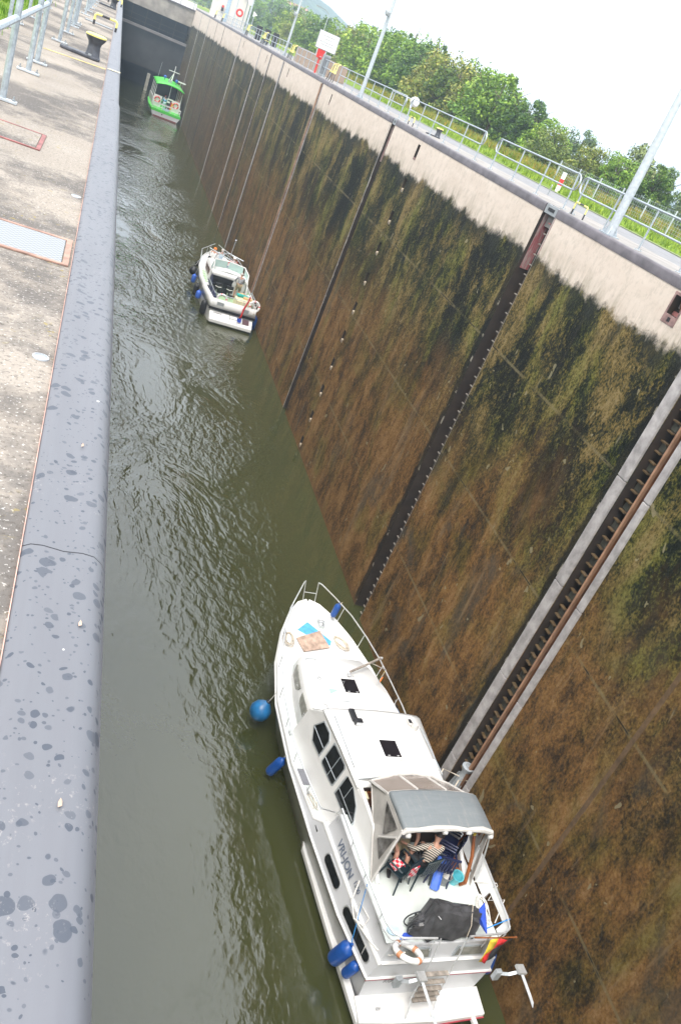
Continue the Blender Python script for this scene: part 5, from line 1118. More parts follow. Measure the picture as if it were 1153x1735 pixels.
def bike(y, lab):
    t = thing('bicycle', lab, 'bicycle', F1(-.02, y, 1.87), F1.a, 'bicycles under the plastic sheet')
    for x in (-.60, .48):
        b = MB(); b.tube(arc((x, 0, .33), .315, 0, 350, 30, 'xz'), .016, 6, closed=True); q = b.build('wheel', M_['black'], t, smooth=True)
        b = MB()
        for k in range(12): a = R(30*k); b.tube([(x, 0, .33), (x+.31*math.cos(a), 0, .33+.31*math.sin(a))], .0025, 3)
        b.build('spokes', M_['steel'], q)
    b = MB(); b.tube([(-.60, 0, .33), (-.45, 0, .80), (-.42, 0, .92)], .015, 6); b.tube([(-.47, 0, .74), (.02, 0, .62), (.06, 0, .30), (-.46, 0, .68)], .015, 6); b.tube([(.06, 0, .30), (.48, 0, .33), (.02, 0, .62)], .012, 6); b.build('frame', M_['graybox'], t, smooth=True)
    b = MB(); b.tube([(-.40, -.12, .90), (-.44, -.05, .91), (-.44, .05, .91), (-.40, .12, .90)], .012, 6); b.build('handlebar', M_['steel'], t)
    b = MB(); b.lathe([(.0, -.1), (.05, -.08), (.08, .06), (0, .1)], (.0, 0, .75), 8, 'x'); b.build('saddle', M_['black'], t)
    t.scale = (1, 1, .78); return t
bike(.92, 'bicycle nearest the stern rail, mostly under the dark plastic sheet')
bike(1.12, 'bicycle on the cabin side, hidden under the dark plastic sheet')
b = MB(); b.slab([(.0, 0, .30), (.16, .10, .42), (.26, -.1, .12), (.22, -.34, -.0), (.12, -.16, .06)], .02); o = b.build('blue_cloth', M_['tarproyal']); o.location = F1(.60, 1.0, 2.2); o.rotation_euler = (0, 0, F1.a); tag(o, 'royal blue cloth hanging out at the right end of the dark plastic sheet', 'cloth')
b = MB(); b.prism([(-.22, 0), (.16, .04), (.20, .14), (-.05, .16)], 'z', 0, .05); o = b.build('blue_bag', M_['tarproyal'], bevel=.02); o.location = F1(-.86, .82, 1.87); o.rotation_euler = (0, 0, F1.a); tag(o, 'flat blue bag lying by the stern rail under the bicycle wheel', 'bag')
b = MB(); b.lathe([(.14, 0), (.15, .03), (.05, .04), (0, .04)], (0, 0, 0), 16); o = b.build('deck_cushion', M_['paleblue'], smooth=40); o.location = F1(-1.12, 1.05, 1.87); o.scale = (1, .8, 1); tag(o, 'round pale blue cushion in the port aft corner of the deck', 'cushion')
# deck chairs
def chair(x, y, rz, m, lab, back=True):
    t = thing('deck_chair', lab, 'chair', F1(x, y, 1.865), F1.a+rz, 'plastic deck chairs')
    b = MB(); b.prism([(-.22, -.2), (.22, -.2), (.24, .22), (-.24, .22)], 'z', .40, .43); b.build('seat', M_[m], t, bevel=.01)
    for sx in (-1, 1):
        for sy in (-1, 1): b = MB(); b.tube([(sx*.21, sy*.19, .41), (sx*.27, sy*.27, 0)], [.026, .018], 6); b.build('leg', M_[m], t)
        b = MB(); b.tube([(sx*.26, .2, .42), (sx*.27, .2, .62), (sx*.27, -.2, .64)], .022, 6); b.build('armrest', M_[m], t)
    b = MB()
    for k in range(6): b.box(-.20+.07*k, -.155+.07*k, -.27, -.25, .44, .86)
    b.box(-.22, .24, -.275, -.245, .84, .90); b.build('backrest', M_[m], t, bevel=.006)
    return t
chair(-.72, 2.2, .5, 'dkgreen', 'dark green plastic chair with the red checked cloth, nearest the port flap')
chair(-.18, 2.25, .25, 'dkgreen', 'dark green plastic chair holding the person in the striped shirt')
chair(.38, 2.3, -.3, 'navy', 'navy plastic chair standing right of the seated person')
for k in range(3):
    chair(.68, 2.72+.0*k, .9, 'navy', ('lowest', 'middle', 'topmost')[k]+' navy plastic chair of the stack beside the wooden wheel stand').location.z += .08*k
b = MB(); b.slab([(-.2, .05, .46), (.12, .05, .46), (.14, .26, .45), (-.16, .25, .45)], .012); b.slab([(.12, .05, .47), (.16, -.1, .3), (.2, .12, .18), (.14, .26, .45)], .012); b.slab([(-.24, -.24, .88), (.0, -.28, .90), (.02, -.29, .6), (-.22, -.25, .62)], .012)
o = b.build('checked_cloth', M_['gingham']); o.location = F1(-.70, 2.12, 1.87); o.rotation_euler = (0, 0, F1.a+.5); tag(o, 'red and white checked cloth draped over the dark green chair', 'cloth')
b = MB(); b.slab([(-.04, -.25, .02), (.10, -.33, .02), (.30, .15, .50), (.14, .2, .50)], .03); b.slab([(.10, -.33, .02), (.16, -.30, .05), (.36, .16, .50), (.30, .15, .50)], .02); o = b.build('folded_crate', M_['crate'], bevel=.005); o.location = F1(.16, 2.22, 1.87); o.rotation_euler = (0, 0, F1.a); tag(o, 'bright blue folded plastic sheet leaning against the navy chair', 'plastic sheet')
def bucket(x, y, m, lab, h=.25, r=.13, ropein=False, tl=0):
    t = thing('bucket', lab, 'bucket', F1(x, y, 1.866), F1.a, 'buckets on the aft deck')
    b = MB(); b.lathe([(0, .004), (r*.8, .004), (r, h), (r+.012, h), (r+.012, h-.012), (r-.008, h-.012), (r*.76, .02), (0, .02)], n=20, rot=(tl, 0, 0)); b.build('shell', M_[m], t, smooth=40)
    if ropein:
        b = MB(); b.tube([(r*.75*math.cos(i*.7)*(1-.004*i), r*.75*math.sin(i*.7)*(1-.004*i), h-.05+.0035*i) for i in range(50)], .016, 6); b.build('rope_inside', M_['ropewhite'], t, smooth=True)
    return t
bucket(.53, 2.12, 'graybox', 'dark grey bucket filled with white rope on the aft deck', ropein=True, h=.26)
bucket(.80, 2.14, 'bucketblue', 'turquoise bucket beside the dark rope bucket', h=.28, tl=.2)
t = thing('steering_stand', 'varnished wooden steering wheel stand under the canopy on the starboard side', 'helm', F1(1.02, 2.55, 1.865), F1.a)
b = MB(); b.prism([(-.10, -.55), (.10, -.5), (.12, .4), (-.08, .45)], 'z', 0, .05); b.tube([(.05, -.5, .05), (.12, -.2, .55), (.12, .1, .95)], .045, 6); b.tube([(-.05, .3, .05), (.0, .2, .6), (.05, .2, 1.1)], .045, 6); b.build('stand', M_['varnish'], t, bevel=.01)
b = MB()
for k in range(6): b.obox((.02+.0*k, .08+.045*k, 1.02+.03*k), (.36, .022, .04), (0, .5, 0))
b.build('slats', M_['whitecloth'], t)
b = MB(); b.box(-.18, -.14, .02, .42, .95, 1.2); b.box(.16, .2, .02, .42, 1.0, 1.3); b.build('slat_frame', M_['varnish'], t)
b = MB(); b.lathe([(.03, -.03), (.035, .03), (0, .04)], (.08, .05, 1.0), 8); b.build('brass_hub', M_['gold'], t)
# people under the canopy
sit = dict(pelvis=(0, 0, .52), chest=(.10, .06, .88), neck=(.16, .12, 1.06), head=(.20, .18, 1.17), shL=(-.10, .10, 1.0), elL=(-.30, .20, .82), haL=(-.36, .44, .74), shR=(.28, .0, .98), elR=(.34, .08, .72), haR=(.16, .34, .70),
           hiL=(-.1, .06, .52), knL=(-.18, .46, .52), anL=(-.2, .5, .08), toL=(-.2, .64, .04), hiR=(.1, .06, .52), knR=(.14, .48, .52), anR=(.14, .46, .08), toR=(.15, .6, .04), face=(.1, .9, -.2))
person('person in a dark and cream striped shirt sitting on a green chair under the canopy', F1(-.14, 2.22, 1.85), F1.a+.2, sit, 'stripe', 'blackcloth', 'hair')
sit2 = dict(pelvis=(0, 0, .52), chest=(0, -.03, .92), neck=(0, -.03, 1.12), head=(0, 0, 1.24), shL=(-.2, -.02, 1.05), elL=(-.27, .16, .82), haL=(-.18, .38, .70), shR=(.2, -.02, 1.05), elR=(.27, .16, .82), haR=(.18, .38, .66),
            hiL=(-.1, .05, .52), knL=(-.14, .46, .54), anL=(-.15, .55, .08), toL=(-.15, .68, .04), hiR=(.1, .05, .52), knR=(.12, .46, .54), anR=(.12, .5, .08), toR=(.12, .64, .04), face=(0, 1, 0))
person('person in shorts with bare arms sitting deeper under the canopy, facing the striped shirt', F1(-.48, 2.85, 1.85), F1.a+math.pi-.3, sit2, 'greycloth', 'khaki', 'hair', sleeves=False, shorts=True)
# floating bollard in the fender groove
t = thing('floating_bollard', 'round grey floating bollard with a cream rope at the foot of the timber lined groove', 'bollard', (XR+.0, 13.84, WL+.38), 0)
b = MB(); b.prism([(-.10, -.02), (.3, -.02), (.3, .5), (-.02, .5)], 'z', -.3, 1.05) if False else b.loft([[(x-.12, y, -.3) for x, y in ((0, -.3), (.5, -.3), (.5, .30), (0, .30))], [(x+.12, y, 1.25) for x, y in ((0, -.18), (.35, -.18), (.35, .24), (0, .24))]]); b.build('float_body', M_['graybox'], t, bevel=.01)
b = MB(); b.lathe([(.13, .0), (.11, .4), (.10, .55), (.15, .66), (.17, .70), (.17, .74), (0, .76)], (.02, -.12, 1.05), 18); b.build('bollard_head', M_['galv2'], t, smooth=40)
b = MB(); b.lathe([(.10, 0), (.10, .004), (0, .004)], (.02, -.12, 1.813), 14); b.build('cap_mark', M_['graybox'], t)
b = MB(); b.tube([(-.9, -.5, .55), (-.3, .3, 1.2), (-.12, -.1, 1.42), (.12, -.26, 1.42), (-.1, -.2, 1.36), (-.4, -.55, .9)], .018, 6); tag(b.build('mooring_rope', M_['rope'], smooth=True), 'cream mooring rope looped round the floating bollard', 'rope').location = (XR+.0, 13.84, WL+.38)

# ------------------------------------------------------------------ the middle cruiser
F2 = Frame(10.36, 50.5, 2.5, .92)
Y2 = thing('motor_cruiser', 'white open cockpit cruiser in the middle of the lock with pale green deck strips', 'cruiser', F2(0, 0, 0), F2.a, 'boats in the lock'); Y2.scale = (1, .92, 1)
def y2(b, name, m, par=None, **k): return b.build(name, M_[m] if isinstance(m, str) else m, par or Y2, **k)
S2 = [(-.05, [(1.40, 1.42), (1.44, .90), (1.40, .78), (1.34, .0), (.0, -.4)]), (2.5, [(1.55, 1.42), (1.62, .9), (1.60, .84), (1.48, 0), (0, -.5)]), (5, [(1.60, 1.45), (1.64, 1.0), (1.60, .94), (1.42, 0), (0, -.5)]), (7, [(1.50, 1.52), (1.48, 1.14), (1.42, 1.08), (1.1, 0), (0, -.5)]),
      (8.8, [(1.18, 1.60), (1.10, 1.3), (1.04, 1.24), (.6, 0), (0, -.5)]), (10, [(.75, 1.66), (.66, 1.42), (.60, 1.36), (.2, .1), (0, -.3)]), (10.7, [(.30, 1.70), (.24, 1.5), (.18, 1.44), (.02, .4), (0, 0)]), (10.9, [(.05, 1.70), (.03, 1.55), (.02, 1.5), (0, .7), (0, .2)])]
b = MB(); hull_part(b, S2, 2, 4); b.add([(-1.40, -.05, .80), (-1.34, -.05, 0), (1.34, -.05, 0), (1.40, -.05, .80)], [(0, 1, 2, 3)]); y2(b, 'hull', 'white', smooth=35)
b = MB(); hull_part(b, S2, 1, 2); b.box(-1.46, 1.46, -.12, -.055, .78, .90); y2(b, 'rub_strip', 'black', solid=.05)
b = MB(); hull_part(b, S2, 0, 1); b.add([(-1.44, -.05, .86), (1.44, -.05, .86), (1.40, -.05, 1.42), (-1.40, -.05, 1.42)], [(0, 1, 2, 3)]); y2(b, 'topside', 'white', solid=.05, smooth=35)
b = MB(); b.loft([[(-1.36, -.6, .10), (1.36, -.6, .10), (1.36, -.6, .30), (-1.36, -.6, .30)], [(-1.38, -.05, .10), (1.38, -.05, .10), (1.38, -.05, .70), (-1.38, -.05, .70)]]); q = y2(b, 'swim_platform', 'white', bevel=.03)
b = MB()
for x in (-.12, .38): b.slab([(x, -.55, .345), (x+.035, -.55, .345), (x+.035, -.06, .705), (x, -.06, .705)], .012)
b.slab([(-.1, -.30, .53), (.40, -.30, .53), (.40, -.27, .55), (-.1, -.27, .55)], .012); b.build('locker_seam', M_['graybox'], q)
b = MB(); b.slab([(.72, -.42, .45), (1.15, -.42, .45), (1.15, -.1, .685), (.72, -.1, .685)], .015); y2(b, 'stern_hatch', plain('maroon_hatch', (.10, .05, .06), .4))
for x in (-.85, .75):
    b = MB(); b.box(x-.22, x+.22, -.085, -.055, 1.08, 1.30); y2(b, 'stern_window', 'galv2', bevel=.01)
text_mesh('lettering', 'MARIELLE', .12, Matrix.Translation((-1.15, -.062, .64)) @ Matrix.Rotation(R(90), 4, 'X'), M_['letter2'], Y2) if False else None
b = MB(); b.slab([(-1.15, -.2, .61), (-.62, -.2, .61), (-.62, -.15, .645), (-1.15, -.15, .645)], .012); y2(b, 'faded_stern_script', 'letter2')
b = MB(); b.box(-1.32, 1.32, 0, 3.3, .86, .92); y2(b, 'cockpit_floor', 'greendeck')
for k in range(5):
    b = MB(); b.box(-.35+.16*k, -.27+.16*k, .5, 1.2, .93, .96); y2(b, 'floor_slat', 'white')
b = MB()
for sg in (-1, 1): b.tube([(sg*(s[1][0][0]-.03), s[0], s[1][0][1]+.01) for s in S2], .032, 6)
b.tube([(-1.38, -.03, 1.43), (1.38, -.03, 1.43)], .032, 6); y2(b, 'gunwale', 'white', smooth=True)
b = MB(); b.loft([[(-(x), y, z), (x, y, z)] for y, x, z in ((6.8, 1.48, 1.46), (8.8, 1.15, 1.56), (10, .72, 1.62), (10.7, .28, 1.66))], closed=False, caps=False); y2(b, 'foredeck', 'white', solid=.03)
for sg in (-1, 1):
    b = MB(); b.loft([[(sg*x0, y, z), (sg*x1, y, z)] for y, x0, x1, z in ((3.0, 1.22, 1.52, 1.33), (5, 1.2, 1.57, 1.36), (6.9, 1.08, 1.46, 1.44))], closed=False, caps=False); y2(b, 'side_deck', 'white', solid=.04)
    for k in range(7):
        y = 3.4+.55*k; b = MB(); b.box(sg*1.40-.1-.01*k*sg*2, sg*1.40+.1-.01*k*sg*2, y, y+.4, 1.365+.012*k, 1.378+.012*k); y2(b, 'nonslip_pad', 'greendeck')
b = MB(); tk2 = [(4.2, 1.20, 2.12), (6.0, 1.12, 2.14), (7.4, 1.0, 2.02), (8.2, .85, 1.72)]
b.loft([[(-x-.06, y, 1.40), (-x, y, z-.08), (-x+.08, y, z), (0, y, z+.05), (x-.08, y, z), (x, y, z-.08), (x+.06, y, 1.40)] for y, x, z in tk2], closed=False, caps=False); b.add([(-1.26, 4.2, 1.4), (-1.2, 4.2, 2.04), (1.2, 4.2, 2.04), (1.26, 4.2, 1.4)], [(0, 1, 2, 3)]); y2(b, 'cabin', 'white', smooth=40)
b = MB(); b.loft([[(-1.245, y, 1.62), (-1.215, y, 1.98)] for y in (4.4, 5.2, 6.0)]+[[(-1.16, 6.8, 1.66), (-1.13, 6.8, 1.92)]], closed=False, caps=False); y2(b, 'cabin_window', plain('brown_tinted_window', (.12, .06, .045), .2), solid=.02)
b = MB(); b.box(-.1, .5, 5.2, 5.75, 2.18, 2.24); q = y2(b, 'roof_hatch', 'galv', bevel=.02); b = MB(); b.box(-.04, .44, 5.26, 5.69, 2.241, 2.25); b.build('pane', plain('blue_grey_pane', (.15, .2, .27), .2), q)
# helm, seats, wind screen
b = MB(); b.box(-1.18, 1.18, 3.55, 4.25, 1.9, 2.12); y2(b, 'dashboard', 'white', bevel=.06)
b = MB(); b.box(-1.1, .25, 3.5, 4.22, .93, 1.9); y2(b, 'dark_companionway', 'black')
b = MB(); b.box(.3, 1.15, 3.6, 4.22, .93, 1.9); y2(b, 'helm_console', 'white', bevel=.04)
b = MB(); b.tube(arc((.45, 3.42, 1.72), .22, 0, 340, 18, 'xz'), .02, 6, closed=True); b.tube([(.25, 3.42, 1.72), (.65, 3.42, 1.72)], .015, 5); y2(b, 'steering_wheel', 'white')
for x, m in ((-.72, 'black'), (.02, 'black')):
    b = MB(); b.box(x-.24, x+.24, 2.75, 3.2, 1.25, 1.38); b.box(x-.24, x+.24, 2.72, 2.8, 1.35, 1.72); q = y2(b, 'helm_seat', m, bevel=.05); b = MB(); b.lathe([(.06, 0), (.04, .3)], (x, 3, .93), 8); b.build('pedestal', M_['steel'], q)
    b = MB(); b.tube([(x-.2, 2.70, 1.5), (x, 2.68, 1.46), (x+.2, 2.70, 1.5)], .02, 6); b.build('white_piping', M_['white'], q)
b = MB(); b.box(-1.28, -.95, 1.0, 3.2, .93, 1.3); y2(b, 'side_bench', 'navy', bevel=.04)
b = MB(); b.slab([(-1.2, 4.2, 2.1), (-1.1, 4.9, 2.15), (-1.02, 4.85, 2.62), (-1.1, 4.2, 2.58)], .012); b.slab([(-1.1, 4.9, 2.15), (-.1, 5.15, 2.2), (-.1, 5.05, 2.66), (-1.02, 4.85, 2.62)], .012); y2(b, 'windscreen', 'aqua')
b = MB(); b.slab([(.0, 5.15, 2.2), (.98, 4.9, 2.15), (.92, 4.85, 2.62), (.0, 5.05, 2.66)], .012); b.slab([(1.2, 3.6, 1.5), (1.12, 4.9, 2.15), (1.04, 4.85, 2.62), (1.15, 3.6, 2.5)], .012); y2(b, 'windscreen', 'aqua')
b = MB(); b.tube([(-1.15, 3.5, 1.45), (-1.1, 4.2, 2.58), (-1.02, 4.85, 2.63), (0, 5.06, 2.68), (1.02, 4.85, 2.63), (1.12, 3.7, 2.5), (1.2, 3.1, 1.45)], .035, 6); y2(b, 'screen_frame', 'white', smooth=True)
b = MB(); b.slab([(-1.30, .2, 1.42), (-1.28, 3.4, 1.42), (-1.18, 3.5, 2.02), (-1.24, 1.8, 1.46)], .02); y2(b, 'side_screen', 'navy')
b = MB(); b.tube([(-.9, 5.6, 2.2), (-.5, 5.9, 3.0), (.5, 5.9, 2.6), (.9, 5.6, 2.2)], .025, 6); b.tube([(-.75, 6.4, 2.5), (-.1, 5.9, 3.0), (.9, 5.4, 2.9)], .03, 6); b.tube([(-1.3, 6.2, 2.9), (.4, 5.6, 2.6)], .03, 6); b.tube([(.0, 5.6, 2.2), (.1, 5.8, 3.9)], .02, 6); b.lathe([(0, -.06), (.07, 0), (0, .06)], (.1, 5.8, 3.95), 8); y2(b, 'radar_arch', 'galv2')
for sg in (-1, 1):
    P = [(sg*.12, 11.0, 2.25)]
    for y, h in ((10.6, .62), (9.8, .62), (8.8, .58), (7.6, .5), (7.0, .1)):
        xx = 1.5-(y-7)*.12 if y < 9 else 1.18-(y-8.8)*.42; P.append((sg*xx, y, 1.55+h))
    b = MB(); b.tube(P, .022, 6); r_ = y2(b, 'bow_rail', 'galv2', smooth=True)
    for p in P[1:-1]: b = MB(); b.tube([(p[0]*.96, p[1], 1.6), p], .015, 5); b.build('stanchion', M_['galv2'], r_)
b = MB(); b.tube([(-1.35, 3.2, 1.45), (-1.36, 3.0, 1.75), (-1.34, .1, 1.75), (-1.2, .0, 1.75), (1.2, .0, 1.75), (1.35, .1, 1.75), (1.4, 2.6, 1.75), (1.4, 2.9, 1.45)], .022, 6); q = y2(b, 'cockpit_rail', 'galv2', smooth=True)
for x, y in ((-1.35, 2), (-1.34, 1), (-1.2, 0), (-.4, 0), (.5, 0), (1.2, 0), (1.37, 1.2)): b = MB(); b.tube([(x, y, 1.43), (x, y, 1.75)], .014, 5); b.build('stanchion', M_['galv2'], q)
fender(F2, (-1.50, 8.3, .62), 0, .30, 'rubber', 'black ball fender on the port bow of the middle cruiser', ball=True, top=(-1.25, 8.5, 1.55))
fender(F2, (-1.1, 9.7, .85), 0, .20, 'rubber', 'smaller black ball fender near the bow of the middle cruiser', ball=True, top=(-.95, 9.6, 1.6))
fender(F2, (-1.64, 6.6, .55), .6, .15, 'crate', 'bright blue fender next to the black ball on the middle cruiser', top=(-1.5, 6.6, 1.5))
fender(F2, (-1.70, 4.4, .45), .8, .17, 'rubber', 'black fender amidships on the port side of the middle cruiser', top=(-1.58, 4.4, 1.4))
fender(F2, (-1.72, 3.0, .55), .55, .17, 'crate', 'bright blue fender behind the amidships black one', top=(-1.58, 3, 1.4))
fender(F2, (-1.60, .9, .45), .95, .20, 'rubber', 'large black fender at the port quarter of the middle cruiser', top=(-1.4, .9, 1.4))
fender(F2, (1.62, .5, .45), .95, .17, 'blue', 'blue fender at the starboard quarter of the middle cruiser', top=(1.4, .5, 1.4))
lifebuoy(F2, (-.82, .14, 1.42), .30, (R(75), R(5), 0), 'white lifebuoy on the port side of the middle cruiser cockpit', m2='redcloth')
lifebuoy(F2, (1.28, .25, 1.55), .30, (R(75), R(10), 0), 'white lifebuoy with ropes at the starboard quarter of the middle cruiser', m2='redcloth')
b = MB(); b.tube([F2(*p) for p in ((1.15, .1, 1.75), (1.3, -.1, 1.2), (1.1, .1, .9), (1.38, .1, 1.7), (1.45, .6, 1.75))], .03, 5); tag(b.build('stern_line', M_['ropewhite'], smooth=True), 'white stern line hanging below the right lifebuoy of the middle cruiser', 'rope')
t = thing('storage_box', 'cream storage box with teal and tan cushions in the middle cruiser cockpit', 'box', F2(.45, 1.15, .92), F2.a)
b = MB(); b.box(-.25, .75, -.55, .45, 0, .62); b.build('box_body', M_['cream'], t, bevel=.02)
b = MB(); b.obox((.25, .45, .70), (.8, .3, .16), (0, .1, .2)); b.build('teal_cushion', M_['teal'], t, bevel=.05)
b = MB(); b.obox((.55, .2, .68), (.6, .3, .14), (0, 0, -.2)); b.obox((.2, .7, .72), (.5, .25, .12), (0, 0, .5)); b.build('tan_cushion', plain('tan_cloth', (.60, .42, .22), .8), t, bevel=.05)
t = thing('red_ensign', 'red flag with a blue corner trailing over the stern of the middle cruiser', 'flag', F2(.62, -.02, 1.7), F2.a)
b = MB(); b.tube([(0, 0, -.3), (.05, -.3, .55)], .02, 5); b.build('staff', M_['white'], t)
b = MB(); b.loft([[(.05-.28*f+.03*math.sin(9*f), -.28-.12*f, .5-1.45*f), (.13+.0*f-.24*f+.02*math.sin(8*f), -.26-.14*f, .48-1.40*f)] for f in [i/8 for i in range(9)]], closed=False, caps=False); b.build('red_cloth', M_['flagred'], t, smooth=True, solid=.02)
b = MB(); b.slab([(-.32, -.42, -.95), (-.05, -.42, -.92), (-.02, -.44, -1.15), (-.15, -.43, -1.2), (-.28, -.44, -1.12)], .02); b.build('blue_corner', M_['tarproyal'], t)
stand = dict(pelvis=(0, 0, .95), chest=(0, .05, 1.32), neck=(0, .08, 1.50), head=(0, .13, 1.60), shL=(-.2, .05, 1.42), elL=(-.30, .14, 1.15), haL=(-.18, .36, 1.02), shR=(.2, .05, 1.42), elR=(.28, .12, 1.15), haR=(.12, .34, 1.0),
             hiL=(-.1, 0, .92), knL=(-.14, .04, .50), anL=(-.15, -.02, .09), toL=(-.16, .12, .04), hiR=(.1, 0, .92), knR=(.13, .03, .50), anR=(.14, -.04, .09), toR=(.15, .10, .04), face=(0, 1, -.2))
person('person in grey shirt and khaki shorts standing at the middle cruiser helm', F2(.58, 3.0, .93), F2.a, stand, 'greycloth', 'khaki', 'hairgrey', shorts=True)
person('person in a red shirt and white hat sitting at the front of the middle cruiser', F2(.72, 7.3, 1.58), F2.a, {k: (v[0], v[1], v[2]-.35) if k not in ('face', 'anL', 'toL', 'anR', 'toR') else v for k, v in sit2.items()}, 'redcloth', 'whitecloth', 'hair', cap='whitecloth')
person('person with orange hair sitting at the port bow of the middle cruiser', F2(-.55, 8.2, 1.60), F2.a, {k: (v[0], v[1], v[2]-.35) if k not in ('face', 'anL', 'toL', 'anR', 'toR') else v for k, v in sit2.items()}, 'whitecloth', 'blackcloth', 'hair', cap='orange')
person('person in a pale blue shirt sitting in the middle of the middle cruiser bow', F2(.02, 8.5, 1.60), F2.a+.3, {k: (v[0], v[1], v[2]-.35) if k not in ('face', 'anL', 'toL', 'anR', 'toR') else v for k, v in sit2.items()}, 'paleblue', 'whitecloth', 'hairgrey')

# ------------------------------------------------------------------ the far passenger boat
F3 = Frame(9.72, 135.5, 2.0)
Y3 = thing('passenger_boat', 'small passenger boat with bright green roof and gunwale near the far gate', 'passenger boat', F3(0, 0, 0), F3.a, 'boats in the lock')
def y3(b, name, m, par=None, **k): return b.build(name, M_[m] if isinstance(m, str) else m, par or Y3, **k)
S3 = [(0, [(2.12, 1.0), (2.10, .68), (1.75, .05), (0, -.4)]), (4, [(2.30, 1.0), (2.26, .68), (1.95, 0), (0, -.5)]), (9, [(2.15, 1.15), (2.05, .8), (1.6, 0), (0, -.5)]), (12, [(1.2, 1.4), (1.05, 1.05), (.5, 0), (0, -.4)]), (13.4, [(.1, 1.6), (.05, 1.2), (0, .2), (0, -.2)])]
b = MB(); hull_part(b, S3, 1, 3); b.add([(-2.1, 0, .68), (-1.75, 0, .05), (0, 0, -.4), (1.75, 0, .05), (2.1, 0, .68)], [(0, 1, 2, 3, 4)]); q = y3(b, 'hull', 'white_shade', smooth=35)
b = MB(); b.box(-1.70, 1.70, -.03, -.002, -.02, .16); b.build('red_boot_stripe', plain('dark_red_antifoul', (.20, .03, .03), .6), q)
b = MB(); b.box(-.55, -.40, -.02, -.001, .42, .58); b.build('exhaust', M_['black'], q)
b = MB(); hull_part(b, S3, 0, 1); b.add([(-2.1, 0, .68), (2.1, 0, .68), (2.12, 0, 1.0), (-2.12, 0, 1.0)], [(0, 1, 2, 3)]); y3(b, 'gunwale_band', 'green', solid=.05)
b = MB(); b.loft([[(-(s[1][0][0]), s[0], s[1][0][1]), (s[1][0][0], s[0], s[1][0][1])] for s in S3], closed=False, caps=False); y3(b, 'deck', 'green', solid=.02)
# stern rail in white
for z in (1.35, 1.72):
    b = MB(); b.tube([(-1.95, 3, z), (-1.95, .15, z), (1.95, .15, z), (1.95, 3, z)], .05, 5); y3(b, 'stern_rail', 'white')
b = MB(); b.box(-2.0, 2.0, .08, .16, 1.70, 1.86); y3(b, 'rail_board', 'white')
for x in (-1.95, -1.3, -.65, 0, .65, 1.3, 1.95): b = MB(); b.tube([(x, .15, 1.0), (x, .15, 1.8)], .045, 5); y3(b, 'rail_post', 'white')
b = MB(); b.box(-.55, .35, .04, .078, 1.12, 1.42); y3(b, 'name_board', 'paleblue')
for x0, x1 in ((-1.95, -.75), (.75, 1.95)):
    b = MB(); b.box(x0, x1, 2.6, 2.75, 1.0, 2.55); y3(b, 'cabin_bulkhead', 'white', bevel=.02)
b = MB(); b.box(-2.0, -1.9, 2.6, 10, 1.0, 2.1); y3(b, 'cabin_side', 'white'); b = MB(); b.box(1.9, 2.0, 2.6, 10, 1.0, 2.1); y3(b, 'cabin_side', 'white')
b = MB(); b.box(0, .8, 2.62, 2.72, 2.0, 2.6); y3(b, 'counter', 'white')
b = MB(); b.box(.12, .7, 2.61, 2.625, 2.25, 2.42); y3(b, 'counter_slot', 'black')
b = MB(); b.box(.1, .75, 2.78, 3.4, 1.0, 2.0); y3(b, 'dark_doorway', 'black')
b = MB(); b.box(-.72, .02, 2.3, 2.9, 1.0, 1.5); y3(b, 'green_steps', 'green')
b = MB(); b.box(-1.85, 1.85, 9.3, 9.4, 1.4, 4.0); y3(b, 'front_bulkhead', 'black')
b = MB(); b.loft([[(x, y, 4.0+.42*(1-(x/2.1)**2)+dz) for x in (-2.05, -1.6, -.8, 0, .8, 1.6, 2.05)] for y, dz in ((2.2, -.06), (2.6, 0), (9, .1), (9.6, 0))], closed=False, caps=False); y3(b, 'roof', 'green', solid=.10, smooth=60)
for sg in (-1, 1):
    for y in (2.7, 5, 7.2, 9.2): b = MB(); b.tube([(sg*1.92, y, 2.1), (sg*1.88, y, 4.0)], .05, 6); y3(b, 'roof_post', 'white')
b = MB(); b.tube([(.15, 2.65, 2.5), (.12, 2.65, 4.3)], .04, 6); y3(b, 'roof_post', 'white')
b = MB(); b.tube([(.3, 5.5, 4.4), (.3, 5.5, 6.8)], .05, 6); b.tube([(-.5, 5.5, 6.0), (1.1, 5.5, 6.0)], .05, 6); b.tube([(0, 4.6, 4.4), (.3, 5.5, 5.8), (-.25, 5.8, 4.4)], .05, 6); y3(b, 'signal_mast', 'white')
b = MB(); b.lathe([(.28, -.1), (.28, .1), (0, .12)], (-.1, 4.4, 4.65), 14, 'y'); y3(b, 'round_lamp', 'galv2')
b = MB(); b.tube([(-1.7, 6.5, 4.1), (-1.6, 6.5, 6.6)], .02, 5); y3(b, 'whip_aerial', 'galv2')
b = MB(); b.box(1.0, 2.4, 6.5, 7.1, 4.8, 4.95); b.tube([(1.7, 6.8, 4.1), (1.7, 6.8, 4.8)], .05, 5); y3(b, 'radar_bar', 'white')
for x, y in ((-.75, 6), (.95, 5.6)): b = MB(); b.lathe([(0, -.25), (.22, -.1), (.22, .15), (0, .25)], (x, y, 4.9), 10); b.tube([(x, y, 4.3), (x, y, 4.7)], .04, 5); y3(b, 'blue_lamp', 'crate')
b = MB(); b.box(.9, 1.9, 3.2, 3.3, 3.42, 3.52) if 0 else b.obox((1.1, 3.0, 4.42), (1.1, .5, .02), (0, .17, 0)); y3(b, 'pale_roof_panel', 'white')
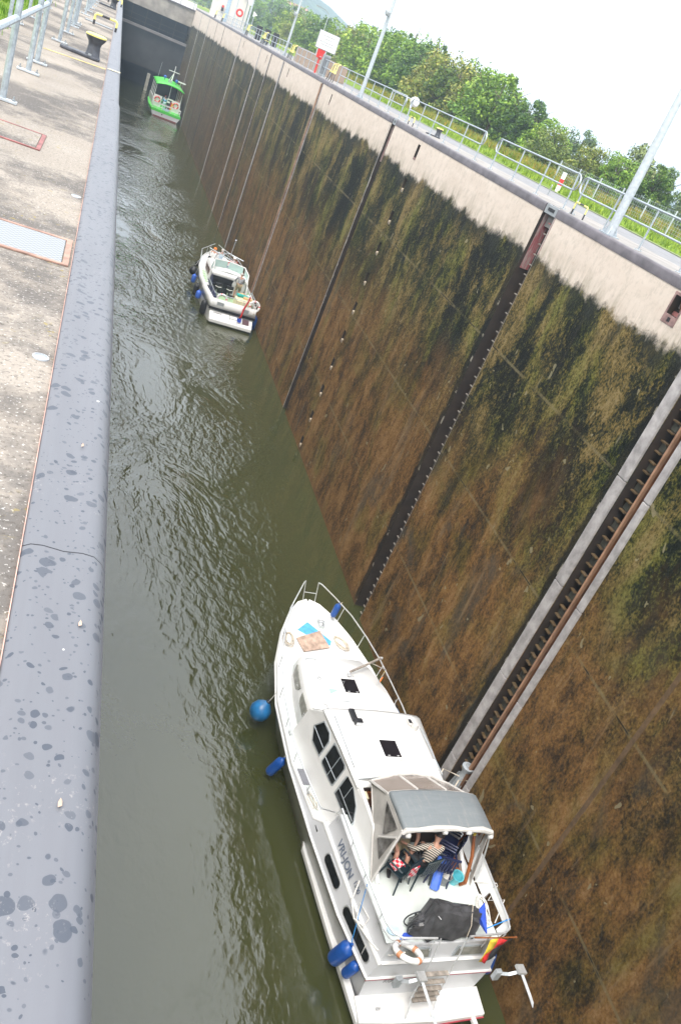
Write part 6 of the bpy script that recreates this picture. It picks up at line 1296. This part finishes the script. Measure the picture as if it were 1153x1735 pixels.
lifebuoy(F3, (-1.35, 2.55, 1.95), .36, (R(90), 0, 0), 'red lifebuoy on the left cabin wall of the green roofed boat', 'red', 'whitecloth', 'lifebuoys of the green roofed boat')
lifebuoy(F3, (1.35, 2.55, 1.95), .36, (R(90), 0, 0), 'red lifebuoy on the right cabin wall of the green roofed boat', 'red', 'whitecloth', 'lifebuoys of the green roofed boat')
t = thing('stern_flag', 'small black red gold flag at the stern of the green roofed boat', 'flag', F3(.35, .3, 1.2), F3.a)
b = MB(); b.tube([(0, 0, 0), (.1, -.2, 1.5)], .03, 5); b.build('staff', M_['white'], t)
for k, mt in enumerate(('black_paint', 'flagred', 'gold')): b = MB(); b.slab([(.05+.16*k-.2, -.2, 1.4-.1*k), (.21+.16*k-.2, -.2, 1.35-.1*k), (.13+.16*k-.2, -.22, .3), (-.03+.16*k-.2, -.22, .3)], .02); b.build('stripe', M_[mt], t)
person('person in light blue trousers standing in the doorway of the green roofed boat', F3(-.35, 1.9, 1.0), F3.a, stand, 'bluecloth', 'paleblue', 'hair')
person('person in a white shirt standing deeper in the green roofed boat', F3(-.15, 3.8, 1.0), F3.a+.5, stand, 'whitecloth', 'blackcloth', 'hair', cap='redcloth')
person('person in an orange top seated at the left of the green roofed boat', F3(-1.45, 3.6, 1.1), F3.a, sit2, 'orange', 'navy', 'hair')
person('person in a navy top seated left of centre in the green roofed boat', F3(-.95, 4.4, 1.1), F3.a, sit2, 'tarproyal', 'navy', 'hair')
person('person in a peach top standing at the right side of the green roofed boat', F3(1.6, 3.1, 1.25), F3.a, stand, 'skin', 'whitecloth', 'hairgrey')

#@@END_BOATS

#@@HAZE
b = MB(); b.box(-700, 1500, -320, 2200, WL-3.8, 95); hz = b.build('haze', None)
hm = bpy.data.materials.new('haze_air'); hm.use_nodes = True; ht = hm.node_tree; ht.nodes.clear()
ho = ht.nodes.new('ShaderNodeOutputMaterial'); hv = ht.nodes.new('ShaderNodeVolumePrincipled'); hv.inputs['Color'].default_value = (.70, .86, 1, 1); hv.inputs['Density'].default_value = .0008
ht.links.new(hv.outputs[0], ho.inputs['Volume']); hz.data.materials.append(hm); struct(hz, 'stuff')
